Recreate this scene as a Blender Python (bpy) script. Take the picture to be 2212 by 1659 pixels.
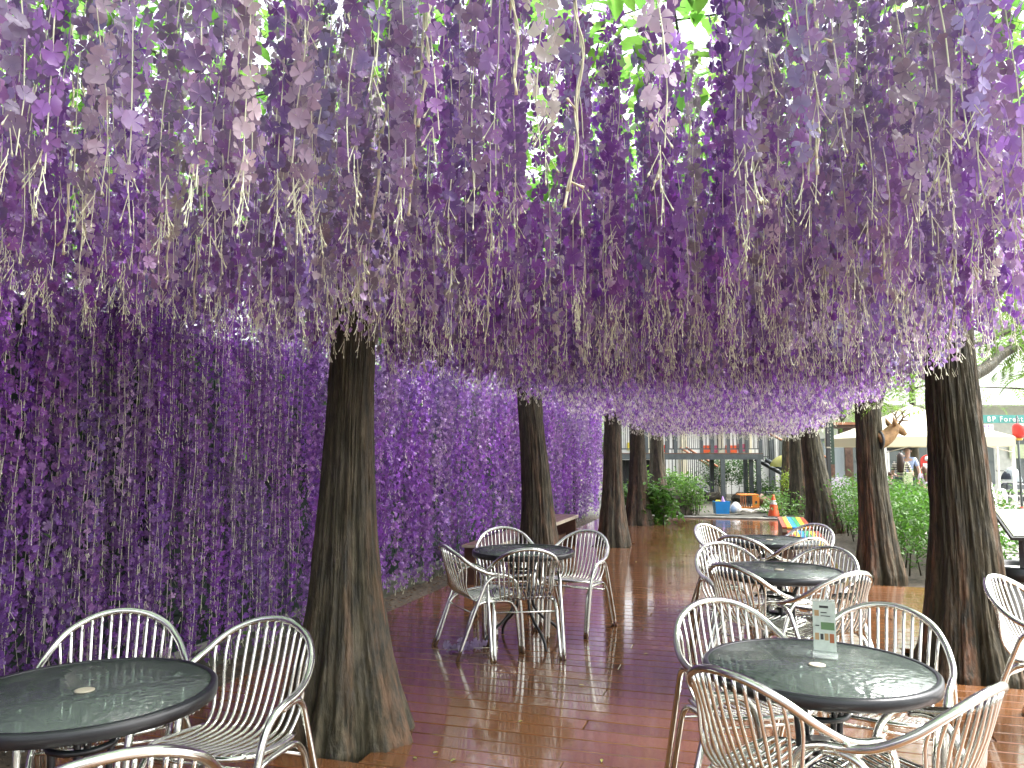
import bpy, math, random
import numpy as np
from mathutils import Vector, Matrix, Quaternion, noise

for o in list(bpy.data.objects):
    bpy.data.objects.remove(o)
random.seed(7)
rng = np.random.default_rng(7)
R = math.radians
scene = bpy.context.scene
col = scene.collection

# ------------------------------------------------------------------ camera
# measurements are written in pixels of a 2212 x 1659 view of the photograph
TH, PITCH, FPX, CX, CY, CAMZ = R(16.96), math.atan((978 - 829.5) / 1664), 1664.0, 1106.0, 829.5, 1.5
cam_d = bpy.data.cameras.new('camera')
cam = bpy.data.objects.new('camera', cam_d)
col.objects.link(cam)
cam.location = (0, 0, CAMZ)
cam.rotation_euler = (math.pi / 2 + PITCH, 0, TH)
cam_d.sensor_width = 36
cam_d.lens = 36 * FPX / 2212
cam_d.clip_start, cam_d.clip_end = 0.05, 500
scene.camera = cam

# ------------------------------------------------------------------ world, sun, exposure
SUN_AZ, SUN_EL = R(75), R(52)          # azimuth clockwise from +Y
world = bpy.data.worlds.new('World')
scene.world = world
world.use_nodes = True
wn = world.node_tree
wn.nodes.clear()
w_out = wn.nodes.new('ShaderNodeOutputWorld')
w_bg = wn.nodes.new('ShaderNodeBackground')
w_hs = wn.nodes.new('ShaderNodeHueSaturation')
w_sky = wn.nodes.new('ShaderNodeTexSky')
w_sky.sky_type = 'NISHITA'
w_sky.sun_disc = False
w_sky.sun_elevation = SUN_EL
w_sky.sun_rotation = SUN_AZ
w_sky.air_density = 1.0
w_sky.dust_density = 6.0
w_sky.ozone_density = 1.0
w_hs.inputs['Saturation'].default_value = 0.25
w_bg.inputs['Strength'].default_value = 0.15
wn.links.new(w_sky.outputs[0], w_hs.inputs['Color'])
wn.links.new(w_hs.outputs[0], w_bg.inputs['Color'])
wn.links.new(w_bg.outputs[0], w_out.inputs['Surface'])

sun_d = bpy.data.lights.new('sun', 'SUN')
sun_d.energy = 1.0
sun_d.angle = R(40)
sun_d.color = (1.0, 0.97, 0.92)
sun = bpy.data.objects.new('sun', sun_d)
col.objects.link(sun)
sdir = Vector((math.sin(SUN_AZ) * math.cos(SUN_EL), math.cos(SUN_AZ) * math.cos(SUN_EL), math.sin(SUN_EL)))
sun.rotation_euler = sdir.to_track_quat('Z', 'Y').to_euler()
sun.location = (20, 5, 25)

vs = scene.view_settings
vs.view_transform = 'Standard'
vs.look = 'None'
vs.exposure = 2.5
vs.gamma = 1.0
vs.use_curve_mapping = False
scene.render.engine = 'CYCLES'
cy = scene.cycles
cy.max_bounces = 6
cy.diffuse_bounces = 4
cy.glossy_bounces = 3
cy.transmission_bounces = 4
cy.transparent_max_bounces = 6
cy.caustics_reflective = False
cy.caustics_refractive = False

# ------------------------------------------------------------------ pixel helpers
FWD = Vector((-math.sin(TH), math.cos(TH), 0))
RGT = Vector((math.cos(TH), math.sin(TH), 0))
CAM = Vector((0, 0, CAMZ))


def ray(px, py):
    u, v = (px - CX) / FPX, (CY - py) / FPX
    return RGT * u + FWD * (math.cos(PITCH) - v * math.sin(PITCH)) + Vector((0, 0, math.sin(PITCH) + v * math.cos(PITCH)))


def G(px, py, z=0.0):
    """point on the ray at height z"""
    r = ray(px, py)
    return CAM + r * ((z - CAMZ) / r.z)


def D(px, py, d):
    """point on the ray at forward distance d"""
    r = ray(px, py)
    return CAM + r * (d / r.dot(FWD))


def project(p):
    q = np.asarray(p, float) - np.array((0, 0, CAMZ))
    f = q @ np.array(FWD)
    r_ = q @ np.array(RGT)
    z = q[..., 2]
    cz = f * math.cos(PITCH) + z * math.sin(PITCH)
    cyy = -f * math.sin(PITCH) + z * math.cos(PITCH)
    cz = np.where(cz > 0.05, cz, 0.05)
    return CX + FPX * r_ / cz, CY - FPX * cyy / cz, f


# ------------------------------------------------------------------ mesh helpers
def raw_mesh(name, V, F, mats=(), smooth=False, attrs=None, colors=None, midx=None):
    """V (n,3), F list/array of faces"""
    me = bpy.data.meshes.new(name)
    V = np.asarray(V, np.float32)
    if isinstance(F, np.ndarray):
        nf, k = F.shape
        me.vertices.add(len(V))
        me.vertices.foreach_set('co', V.ravel())
        me.loops.add(nf * k)
        me.loops.foreach_set('vertex_index', F.astype(np.int32).ravel())
        me.polygons.add(nf)
        me.polygons.foreach_set('loop_start', np.arange(0, nf * k, k, dtype=np.int32))
        me.update(calc_edges=True)
    else:
        me.from_pydata(V.tolist(), [], F)
    for m in mats:
        me.materials.append(m)
    if smooth:
        me.polygons.foreach_set('use_smooth', np.ones(len(me.polygons), bool))
    if midx is not None:
        me.polygons.foreach_set('material_index', np.asarray(midx, np.int32))
    if attrs:
        for k_, a in attrs.items():
            at = me.attributes.new(k_, 'FLOAT', 'POINT')
            at.data.foreach_set('value', np.asarray(a, np.float32))
    if colors is not None:
        at = me.attributes.new('Col', 'FLOAT_COLOR', 'POINT')
        c4 = np.ones((len(V), 4), np.float32)
        c4[:, :3] = colors
        at.data.foreach_set('color', c4.ravel())
    me.update()
    return me


def spline(pts, n=6, closed=False):
    P_ = [Vector(p) for p in pts]
    out = []
    m = len(P_)
    rngi = range(m if closed else m - 1)
    for i in rngi:
        p0 = P_[(i - 1) % m] if (closed or i > 0) else P_[0] * 2 - P_[1]
        p1, p2 = P_[i], P_[(i + 1) % m]
        p3 = P_[(i + 2) % m] if (closed or i + 2 < m) else P_[-1] * 2 - P_[-2]
        for k in range(n):
            t = k / n
            out.append(0.5 * ((2 * p1) + (p2 - p0) * t + (2 * p0 - 5 * p1 + 4 * p2 - p3) * t * t + (3 * p1 - p0 - 3 * p2 + p3) * t ** 3))
    if not closed:
        out.append(P_[-1])
    return out


class MB:
    def __init__(self):
        self.v, self.f, self.mi, self.sm = [], [], [], []

    def add(self, V, F, mi=0, smooth=False):
        b = len(self.v)
        self.v.extend([tuple(p) for p in V])
        for f in F:
            self.f.append(tuple(i + b for i in f))
            self.mi.append(mi)
            self.sm.append(smooth)
        return self

    def box(self, x0, x1, y0, y1, z0, z1, mi=0, M=None, ch=0.0):
        if ch:
            V = [(x0, y0, z0), (x1, y0, z0), (x1, y1, z0), (x0, y1, z0), (x0, y0, z1 - ch), (x1, y0, z1 - ch), (x1, y1, z1 - ch), (x0, y1, z1 - ch),
                 (x0 + ch, y0 + ch, z1), (x1 - ch, y0 + ch, z1), (x1 - ch, y1 - ch, z1), (x0 + ch, y1 - ch, z1)]
            F = [(0, 3, 2, 1), (0, 1, 5, 4), (1, 2, 6, 5), (2, 3, 7, 6), (3, 0, 4, 7), (4, 5, 9, 8), (5, 6, 10, 9), (6, 7, 11, 10), (7, 4, 8, 11), (8, 9, 10, 11)]
        else:
            V = [(x0, y0, z0), (x1, y0, z0), (x1, y1, z0), (x0, y1, z0), (x0, y0, z1), (x1, y0, z1), (x1, y1, z1), (x0, y1, z1)]
            F = [(0, 3, 2, 1), (4, 5, 6, 7), (0, 1, 5, 4), (1, 2, 6, 5), (2, 3, 7, 6), (3, 0, 4, 7)]
        if M is not None:
            V = [M @ Vector(p) for p in V]
        return self.add(V, F, mi)

    def tube(self, path, r, n=8, mi=0, closed=False, caps=True):
        path = [Vector(p) for p in path]
        m = len(path)
        rr = r if isinstance(r, (list, tuple)) else [r] * m
        T = []
        for i in range(m):
            a = path[(i - 1) % m] if (closed or i > 0) else path[0]
            b = path[(i + 1) % m] if (closed or i < m - 1) else path[-1]
            t = (b - a)
            T.append(t.normalized() if t.length > 1e-9 else Vector((0, 0, 1)))
        ref = Vector((0, 0, 1)) if abs(T[0].z) < 0.9 else Vector((1, 0, 0))
        nrm = (ref - T[0] * ref.dot(T[0])).normalized()
        V = []
        for i in range(m):
            nrm = (nrm - T[i] * nrm.dot(T[i]))
            nrm = nrm.normalized() if nrm.length > 1e-6 else Vector((1, 0, 0))
            bi = T[i].cross(nrm)
            for k in range(n):
                a = 2 * math.pi * k / n
                V.append(path[i] + (nrm * math.cos(a) + bi * math.sin(a)) * rr[i])
        F = []
        for i in range(m if closed else m - 1):
            j = (i + 1) % m
            for k in range(n):
                k2 = (k + 1) % n
                F.append((i * n + k, i * n + k2, j * n + k2, j * n + k))
        if caps and not closed:
            F.append(tuple(range(n - 1, -1, -1)))
            F.append(tuple((m - 1) * n + k for k in range(n)))
        return self.add(V, F, mi, True)

    def lathe(self, prof, n=32, mi=0, c=(0, 0, 0), smooth=True):
        V, F = [], []
        for (r_, z) in prof:
            for k in range(n):
                a = 2 * math.pi * k / n
                V.append((c[0] + r_ * math.cos(a), c[1] + r_ * math.sin(a), c[2] + z))
        for i in range(len(prof) - 1):
            for k in range(n):
                k2 = (k + 1) % n
                F.append((i * n + k, i * n + k2, (i + 1) * n + k2, (i + 1) * n + k))
        F.append(tuple(range(n - 1, -1, -1)))
        F.append(tuple((len(prof) - 1) * n + k for k in range(n)))
        return self.add(V, F, mi, smooth)

    def mesh(self, name, mats):
        me = bpy.data.meshes.new(name)
        me.from_pydata([tuple(p) for p in self.v], [], self.f)
        for m in (mats if isinstance(mats, (list, tuple)) else [mats]):
            me.materials.append(m)
        me.polygons.foreach_set('material_index', self.mi)
        me.polygons.foreach_set('use_smooth', self.sm)
        me.update()
        return me

    def obj(self, name, mats, parent=None, loc=None, rotz=0.0):
        return mkobj(name, self.mesh(name, mats), parent, loc, rotz)


def mkobj(name, me, parent=None, loc=None, rotz=0.0):
    o = bpy.data.objects.new(name, me)
    col.objects.link(o)
    if parent is not None:
        o.parent = parent
    if loc is not None:
        o.location = loc
    if rotz:
        o.rotation_euler = (0, 0, rotz)
    return o


def tag(o, label, cat, group=None, kind=None):
    o['label'] = label
    o['category'] = cat
    if group:
        o['group'] = group
    if kind:
        o['kind'] = kind
    return o


def thing(name, label, cat, loc=(0, 0, 0), rotz=0.0, group=None):
    o = bpy.data.objects.new(name, None)
    col.objects.link(o)
    o.empty_display_size = 0.1
    o.location = loc
    o.rotation_euler = (0, 0, rotz)
    return tag(o, label, cat, group)


def struct(o):
    o['kind'] = 'structure'
    return o


def copy_tree(o, parent=None):
    c = o.copy()
    col.objects.link(c)
    c.parent = parent
    for ch in o.children:
        copy_tree(ch, c)
    return c


# ------------------------------------------------------------------ materials
def nmat(name):
    m = bpy.data.materials.new(name)
    m.use_nodes = True
    nt = m.node_tree
    b = nt.nodes['Principled BSDF']
    return m, nt, b


def ramp(nt, fac, stops):
    n = nt.nodes.new('ShaderNodeValToRGB')
    e = n.color_ramp.elements
    e[0].position, e[0].color = stops[0][0], (*stops[0][1], 1)
    e[1].position, e[1].color = stops[-1][0], (*stops[-1][1], 1)
    for p, c in stops[1:-1]:
        q = e.new(p)
        q.color = (*c, 1)
    nt.links.new(fac, n.inputs['Fac'])
    return n.outputs['Color']


def noise_tex(nt, scale, detail=4, vec=None, rough=0.55):
    n = nt.nodes.new('ShaderNodeTexNoise')
    n.inputs['Scale'].default_value = scale
    n.inputs['Detail'].default_value = detail
    n.inputs['Roughness'].default_value = rough
    if vec is not None:
        nt.links.new(vec, n.inputs['Vector'])
    return n.outputs['Fac']


def coords(nt, scale=(1, 1, 1), kind='Object'):
    tc = nt.nodes.new('ShaderNodeTexCoord')
    mp = nt.nodes.new('ShaderNodeMapping')
    mp.inputs['Scale'].default_value = scale
    nt.links.new(tc.outputs[kind], mp.inputs['Vector'])
    return mp.outputs['Vector']


def world_coords(nt, scale=(1, 1, 1)):
    g = nt.nodes.new('ShaderNodeNewGeometry')
    mp = nt.nodes.new('ShaderNodeMapping')
    mp.inputs['Scale'].default_value = scale
    nt.links.new(g.outputs['Position'], mp.inputs['Vector'])
    return mp.outputs['Vector']


def bump(nt, b, h, strength, dist=0.01):
    n = nt.nodes.new('ShaderNodeBump')
    n.inputs['Strength'].default_value = strength
    n.inputs['Distance'].default_value = dist
    nt.links.new(h, n.inputs['Height'])
    nt.links.new(n.outputs['Normal'], b.inputs['Normal'])


def mixc(nt, fac, a, b_, mode='MIX'):
    n = nt.nodes.new('ShaderNodeMix')
    n.data_type = 'RGBA'
    n.blend_type = mode
    for s, v in ((0, fac), (6, a), (7, b_)):
        if hasattr(v, 'is_output'):
            nt.links.new(v, n.inputs[s])
        elif s == 0:
            n.inputs[0].default_value = v
        else:
            n.inputs[s].default_value = (*v, 1)
    return n.outputs[2]


def mathn(nt, op, a, b_=None, clamp=False):
    n = nt.nodes.new('ShaderNodeMath')
    n.operation = op
    n.use_clamp = clamp
    for i, v in enumerate((a, b_)):
        if v is None:
            continue
        if hasattr(v, 'is_output'):
            nt.links.new(v, n.inputs[i])
        else:
            n.inputs[i].default_value = v
    return n.outputs[0]


def attr(nt, name, out='Fac'):
    n = nt.nodes.new('ShaderNodeAttribute')
    n.attribute_name = name
    return n.outputs[out]


def plain(name, c, rough=0.5, metal=0.0, var=0.12, nscale=6.0, spec=0.5, bmp=0.0):
    m, nt, b = nmat(name)
    v = world_coords(nt)
    f = noise_tex(nt, nscale, 4, v)
    lo = tuple(x * (1 - var * 1.6) for x in c)
    hi = tuple(min(1, x * (1 + var * 1.6)) for x in c)
    nt.links.new(ramp(nt, f, [(0.3, lo), (0.7, hi)]), b.inputs['Base Color'])
    b.inputs['Roughness'].default_value = rough
    b.inputs['Metallic'].default_value = metal
    b.inputs['Specular IOR Level'].default_value = spec
    if bmp:
        bump(nt, b, noise_tex(nt, nscale * 5, 5, v), bmp)
    return m


def leafy(name, src, trans=0.5, rough=0.35, gloss=0.5, flower=False):
    """thin petal or leaf: src 'object' (object colour) or 'mesh' (point colour) or an rgb"""
    m, nt, b = nmat(name)
    out = nt.nodes['Material Output']
    if src == 'object':
        oi = nt.nodes.new('ShaderNodeObjectInfo')
        c = oi.outputs['Color']
    elif src == 'mesh':
        c = attr(nt, 'Col', 'Color')
    else:
        rgb = nt.nodes.new('ShaderNodeRGB')
        rgb.outputs[0].default_value = (*src, 1)
        c = rgb.outputs[0]
    if flower:
        rad = attr(nt, 'rad')
        c = mixc(nt, mathn(nt, 'MULTIPLY', rad, 0.4), mixc(nt, 0.2, c, (0.14, 0.10, 0.36)), mixc(nt, 0.35, c, (0.45, 0.33, 0.42)))
    nt.links.new(c, b.inputs['Base Color'])
    b.inputs['Roughness'].default_value = rough
    b.inputs['Specular IOR Level'].default_value = gloss
    tr = nt.nodes.new('ShaderNodeBsdfTranslucent')
    nt.links.new(c, tr.inputs['Color'])
    mx = nt.nodes.new('ShaderNodeMixShader')
    mx.inputs[0].default_value = trans
    nt.links.new(b.outputs[0], mx.inputs[1])
    nt.links.new(tr.outputs[0], mx.inputs[2])
    nt.links.new(mx.outputs[0], out.inputs['Surface'])
    return m


M = {}
M['petal_o'] = leafy('petal', 'object', 0.42, 0.30, 0.4, True)
M['petal_m'] = leafy('petal_mass', 'mesh', 0.42, 0.30, 0.4, True)
M['leaf_m'] = leafy('leaf_mass', 'mesh', 0.5, 0.35, 0.45)
M['stem'] = plain('vine_stem', (0.74, 0.75, 0.57), 0.5, var=0.12, nscale=20)
M['twist'] = plain('twisted_vine', (0.62, 0.58, 0.44), 0.5, var=0.15, nscale=30)
M['wire'] = plain('net_wire', (0.03, 0.03, 0.025), 0.5, var=0.2)
M['alu'] = None
m, nt, b = nmat('polished_aluminium')
v = world_coords(nt)
b.inputs['Base Color'].default_value = (0.70, 0.71, 0.66, 1)
b.inputs['Metallic'].default_value = 1.0
nt.links.new(mathn(nt, 'MULTIPLY_ADD', noise_tex(nt, 35, 3, v), 0.14), b.inputs['Roughness'])
b.inputs['Roughness'].links[0].from_node.inputs[2].default_value = 0.06
drop = nt.nodes.new('ShaderNodeTexVoronoi')
drop.inputs['Scale'].default_value = 110
nt.links.new(v, drop.inputs['Vector'])
dd = mathn(nt, 'LESS_THAN', drop.outputs['Distance'], 0.22)
bump(nt, b, dd, 0.12, 0.002)
M['alu'] = m

M['blackmetal'] = plain('black_enamel', (0.012, 0.014, 0.017), 0.28, var=0.2, nscale=20, bmp=0.05)
M['greymetal'] = plain('grey_steel_paint', (0.075, 0.09, 0.095), 0.5, var=0.15)
M['darkmetal'] = plain('dark_metal', (0.03, 0.032, 0.034), 0.5)
M['white'] = plain('white_paint', (0.75, 0.75, 0.72), 0.5, var=0.05)
M['cream'] = plain('cream_canvas', (0.72, 0.66, 0.48), 0.7, var=0.06)
M['wall'] = plain('pale_render', (0.45, 0.45, 0.42), 0.8, var=0.08)
M['wood'] = plain('brown_wood', (0.11, 0.06, 0.04), 0.35, var=0.3, nscale=8)
M['palewood'] = plain('worn_wood_edge', (0.42, 0.38, 0.29), 0.5, var=0.15)
M['handrail'] = plain('orange_brown_wood', (0.28, 0.11, 0.05), 0.45, var=0.2)
M['soil'] = plain('leaf_mulch', (0.055, 0.042, 0.028), 0.7, var=0.5, nscale=22, bmp=0.9)
M['gravel'] = plain('damp_gravel', (0.07, 0.068, 0.05), 0.6, var=0.4, nscale=30, bmp=0.6)
M['concrete'] = plain('damp_concrete', (0.22, 0.22, 0.19), 0.6, var=0.3, nscale=5, bmp=0.3)
M['mossy'] = plain('mossy_concrete', (0.06, 0.065, 0.045), 0.7, var=0.4, nscale=8, bmp=0.4)
M['rock'] = plain('brown_rock', (0.10, 0.085, 0.06), 0.7, var=0.4, nscale=7, bmp=0.7)
M['palerock'] = plain('pale_rock', (0.42, 0.40, 0.34), 0.75, var=0.25, nscale=9, bmp=0.6)
M['orange'] = plain('orange_plastic', (0.72, 0.10, 0.025), 0.4, var=0.06)
M['orangewood'] = plain('orange_paint', (0.60, 0.20, 0.03), 0.5, var=0.1)
M['blue'] = plain('blue_plastic', (0.02, 0.24, 0.62), 0.35, var=0.05)
M['yellow'] = plain('yellow_plastic', (0.75, 0.60, 0.05), 0.4, var=0.05)
M['lilac'] = plain('lilac_plastic', (0.40, 0.25, 0.60), 0.4, var=0.05)
M['red'] = plain('red_lacquer', (0.50, 0.03, 0.02), 0.35, var=0.08)
M['gold'] = plain('gold_trim', (0.60, 0.40, 0.08), 0.4)
M['teal'] = plain('teal_sign', (0.06, 0.25, 0.22), 0.5, var=0.05)
M['purpleink'] = plain('purple_ink', (0.18, 0.08, 0.45), 0.6)
M['pinkink'] = plain('pink_ink', (0.60, 0.12, 0.22), 0.6)
M['grass'] = plain('lawn', (0.10, 0.20, 0.03), 0.7, var=0.3, nscale=30, bmp=0.6)
M['skin'] = plain('skin', (0.52, 0.34, 0.25), 0.5, var=0.05)
M['hair'] = plain('dark_brown_hair', (0.035, 0.02, 0.014), 0.45, var=0.2, nscale=40)
M['hair2'] = plain('brown_hair', (0.10, 0.05, 0.03), 0.45, var=0.2, nscale=40)
M['navy'] = plain('navy_cloth', (0.015, 0.02, 0.035), 0.8)
M['bluecloth'] = plain('light_blue_cloth', (0.35, 0.45, 0.65), 0.8)
M['pinkcloth'] = plain('pink_cloth', (0.62, 0.25, 0.42), 0.8)
M['lilaccloth'] = plain('pale_lilac_cloth', (0.60, 0.52, 0.66), 0.8)
M['whitecloth'] = plain('white_cloth', (0.72, 0.70, 0.66), 0.8)
M['sage'] = plain('pale_green_bag', (0.45, 0.50, 0.32), 0.7)
M['terracotta'] = plain('dark_clay', (0.14, 0.07, 0.045), 0.6, var=0.25)
for nm_, c_ in (('rb_rust', (0.32, 0.07, 0.03)), ('rb_yellow', (0.70, 0.48, 0.04)), ('rb_blue', (0.03, 0.25, 0.58)), ('rb_green', (0.04, 0.28, 0.12))):
    M[nm_] = plain(nm_ + '_paint', c_, 0.3, var=0.15, nscale=18)

# striped cloth
m, nt, b = nmat('striped_cloth')
w = nt.nodes.new('ShaderNodeTexWave')
w.bands_direction = 'Z'
w.inputs['Scale'].default_value = 5.0
nt.links.new(coords(nt), w.inputs['Vector'])
nt.links.new(ramp(nt, w.outputs['Fac'], [(0.35, (0.05, 0.05, 0.06)), (0.45, (0.62, 0.58, 0.5))]), b.inputs['Base Color'])
b.inputs['Roughness'].default_value = 0.8
M['stripe'] = m

# wet decking
m, nt, b = nmat('wet_decking')
oi = nt.nodes.new('ShaderNodeObjectInfo')
v = world_coords(nt, (3, 60, 1))
v2 = world_coords(nt, (1, 1, 1))
grain = noise_tex(nt, 2.0, 5, v)
blot = noise_tex(nt, 1.3, 3, v2)
c = ramp(nt, grain, [(0.25, (0.07, 0.030, 0.011)), (0.55, (0.155, 0.063, 0.023)), (0.8, (0.23, 0.10, 0.04))])
hs = nt.nodes.new('ShaderNodeHueSaturation')
nt.links.new(c, hs.inputs['Color'])
nt.links.new(mathn(nt, 'MULTIPLY_ADD', oi.outputs['Random'], 0.5), hs.inputs['Value'])
hs.inputs['Value'].links[0].from_node.inputs[2].default_value = 0.75
c = mixc(nt, mathn(nt, 'MULTIPLY', blot, 0.35), hs.outputs[0], (0.06, 0.035, 0.018))
nt.links.new(c, b.inputs['Base Color'])
wet = ramp(nt, noise_tex(nt, 2.2, 4, v2), [(0.42, (0.02, 0.02, 0.02)), (0.68, (0.16, 0.16, 0.16))])
nt.links.new(wet, b.inputs['Roughness'])
b.inputs['Specular IOR Level'].default_value = 0.6
b.inputs['Coat Weight'].default_value = 0.5
b.inputs['Coat Roughness'].default_value = 0.05
gv = nt.nodes.new('ShaderNodeTexWave')
gv.bands_direction = 'Y'
gv.inputs['Scale'].default_value = 22.0
gv.inputs['Distortion'].default_value = 0.4
nt.links.new(v2, gv.inputs['Vector'])
rip = noise_tex(nt, 28, 2, world_coords(nt, (1.0, 0.5, 1)))
hh = mathn(nt, 'ADD', mathn(nt, 'MULTIPLY', gv.outputs['Fac'], 0.35), mathn(nt, 'ADD', rip, mathn(nt, 'MULTIPLY', grain, 0.5)))
bump(nt, b, hh, 0.08, 0.004)
M['deck'] = m

# wet plaza paving
m, nt, b = nmat('wet_paving')
v2 = world_coords(nt)
f = noise_tex(nt, 1.1, 4, v2)
nt.links.new(ramp(nt, f, [(0.3, (0.20, 0.19, 0.17)), (0.7, (0.34, 0.32, 0.29))]), b.inputs['Base Color'])
nt.links.new(ramp(nt, noise_tex(nt, 1.7, 3, v2), [(0.35, (0.05,) * 3), (0.65, (0.4,) * 3)]), b.inputs['Roughness'])
bump(nt, b, noise_tex(nt, 30, 3, v2), 0.15, 0.004)
M['paving'] = m

# table glass: pebbled, wet, greenish
m, nt, b = nmat('pebbled_glass')
out = nt.nodes['Material Output']
v = coords(nt)
peb = nt.nodes.new('ShaderNodeTexVoronoi')
peb.feature = 'SMOOTH_F1'
peb.inputs['Scale'].default_value = 42
nt.links.new(v, peb.inputs['Vector'])
b.inputs['Base Color'].default_value = (0.11, 0.135, 0.122, 1)
nt.links.new(ramp(nt, noise_tex(nt, 5, 3, v), [(0.4, (0.06,) * 3), (0.65, (0.3,) * 3)]), b.inputs['Roughness'])
b.inputs['Specular IOR Level'].default_value = 0.8
wetm = ramp(nt, noise_tex(nt, 3.5, 3, v), [(0.42, (0.15,) * 3), (0.6, (1.0,) * 3)])
bump(nt, b, mathn(nt, 'MULTIPLY', peb.outputs['Distance'], wetm), 1.0, 0.012)
tb = nt.nodes.new('ShaderNodeBsdfTransparent')
tb.inputs['Color'].default_value = (0.55, 0.64, 0.60, 1)
mx = nt.nodes.new('ShaderNodeMixShader')
mx.inputs[0].default_value = 0.38
nt.links.new(b.outputs[0], mx.inputs[1])
nt.links.new(tb.outputs[0], mx.inputs[2])
nt.links.new(mx.outputs[0], out.inputs['Surface'])
M['glass'] = m


def clear_mat(name, c, fac, rough=0.05):
    m, nt, b = nmat(name)
    out = nt.nodes['Material Output']
    b.inputs['Base Color'].default_value = (*c, 1)
    b.inputs['Roughness'].default_value = rough
    bump(nt, b, noise_tex(nt, 9, 3, coords(nt)), 0.2, 0.02)
    tb = nt.nodes.new('ShaderNodeBsdfTransparent')
    mx = nt.nodes.new('ShaderNodeMixShader')
    mx.inputs[0].default_value = fac
    nt.links.new(b.outputs[0], mx.inputs[1])
    nt.links.new(tb.outputs[0], mx.inputs[2])
    nt.links.new(mx.outputs[0], out.inputs['Surface'])
    return m


M['acrylic'] = clear_mat('clear_acrylic', (0.55, 0.62, 0.58), 0.7)
M['rainfilm'] = clear_mat('clear_rain_film', (0.45, 0.52, 0.55), 0.55, 0.15)
M['yellowfilm'] = clear_mat('yellow_film', (0.38, 0.38, 0.08), 0.35, 0.3)
M['pane'] = clear_mat('window_glass', (0.18, 0.2, 0.2), 0.3, 0.05)
M['paper'] = plain('menu_paper', (0.55, 0.62, 0.56), 0.4, var=0.08, nscale=30)
M['ink'] = plain('dark_ink', (0.04, 0.04, 0.04), 0.6)
M['foodred'] = plain('menu_red', (0.35, 0.12, 0.05), 0.6)
M['foodtan'] = plain('menu_tan', (0.40, 0.26, 0.13), 0.6)
M['menugreen'] = plain('menu_green', (0.12, 0.22, 0.10), 0.6)

# bark
m, nt, b = nmat('redwood_bark')
v = coords(nt, (1, 1, 0.22))
vv = coords(nt, (1, 1, 0.3))
n1 = noise_tex(nt, 22, 6, v, 0.65)
n2 = noise_tex(nt, 3.0, 3, coords(nt))
n3 = noise_tex(nt, 60, 4, vv, 0.6)
c = ramp(nt, n1, [(0.34, (0.006, 0.005, 0.003)), (0.52, (0.046, 0.037, 0.020)), (0.74, (0.14, 0.115, 0.070))])
c = mixc(nt, mathn(nt, 'MULTIPLY', n2, 0.55), c, (0.036, 0.036, 0.014))
red = mathn(nt, 'MULTIPLY', mathn(nt, 'MULTIPLY', attr(nt, 'red'), 0.65), ramp(nt, n1, [(0.38, (0, 0, 0)), (0.62, (1, 1, 1))]))
c = mixc(nt, red, c, (0.23, 0.08, 0.036))
nt.links.new(c, b.inputs['Base Color'])
nt.links.new(ramp(nt, n2, [(0.35, (0.38,) * 3), (0.65, (0.7,) * 3)]), b.inputs['Roughness'])
b.inputs['Specular IOR Level'].default_value = 0.45
bump(nt, b, mathn(nt, 'ADD', n1, mathn(nt, 'MULTIPLY', n3, 0.5)), 0.9, 0.02)
M['bark'] = m

# ------------------------------------------------------------------ ground
mb = MB()
mb.add([(-150, -60, -0.12), (150, -60, -0.12), (150, 200, -0.12), (-150, 200, -0.12)], [(0, 1, 2, 3)])
struct(mb.obj('ground', M['soil']))
# plaza to the right: slabs near the camera are built, farther ones are one sheet
mb = MB()
mb.add([(3.3, -10, -0.09), (70, -10, -0.09), (70, 70, -0.09), (3.3, 70, -0.09)], [(0, 1, 2, 3)])
plaza = struct(mb.obj('plaza', M['paving']))
sl = MB().box(-0.595, 0.595, -0.295, 0.295, -0.02, 0.0, ch=0.004).mesh('paving_slab', M['paving'])
k = 0
for iy in range(26):
    for ix in range(9):
        x, y = 4.2 + ix * 1.2 + (0.6 if iy % 2 else 0), 6.0 + iy * 0.6
        px, py, dd_ = project(np.array((x, y, -0.06)))
        if 2050 < px < 2400 and k < 230:
            o = mkobj('paving_slab', sl, plaza, (x, y, -0.062 + random.uniform(-0.002, 0.002)))
            o.rotation_euler = (random.uniform(-.003, .003), random.uniform(-.003, .003), 0)
            k += 1
# garden bed past the deck
mb = MB()
N = 40
V, F = [], []
for j in range(N + 1):
    for i in range(N + 1):
        x, y = -6 + 12 * i / N, 18.62 + 10 * j / N
        V.append((x, y, -0.045 + 0.05 * noise.noise((x, y, 0)) + 0.02 * noise.noise((x * 4, y * 4, 3)) + (0.012 * (y - 18.6))))
for j in range(N):
    for i in range(N):
        a = j * (N + 1) + i
        F.append((a, a + 1, a + N + 2, a + N + 1))
mb.add(V, F, 0, True)
struct(mb.obj('garden_bed', M['gravel']))
kb = MB().box(-3.2, 2.2, 18.46, 18.6, -0.12, 0.035, ch=0.012).obj('kerb', M['concrete'])
struct(kb)

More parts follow.
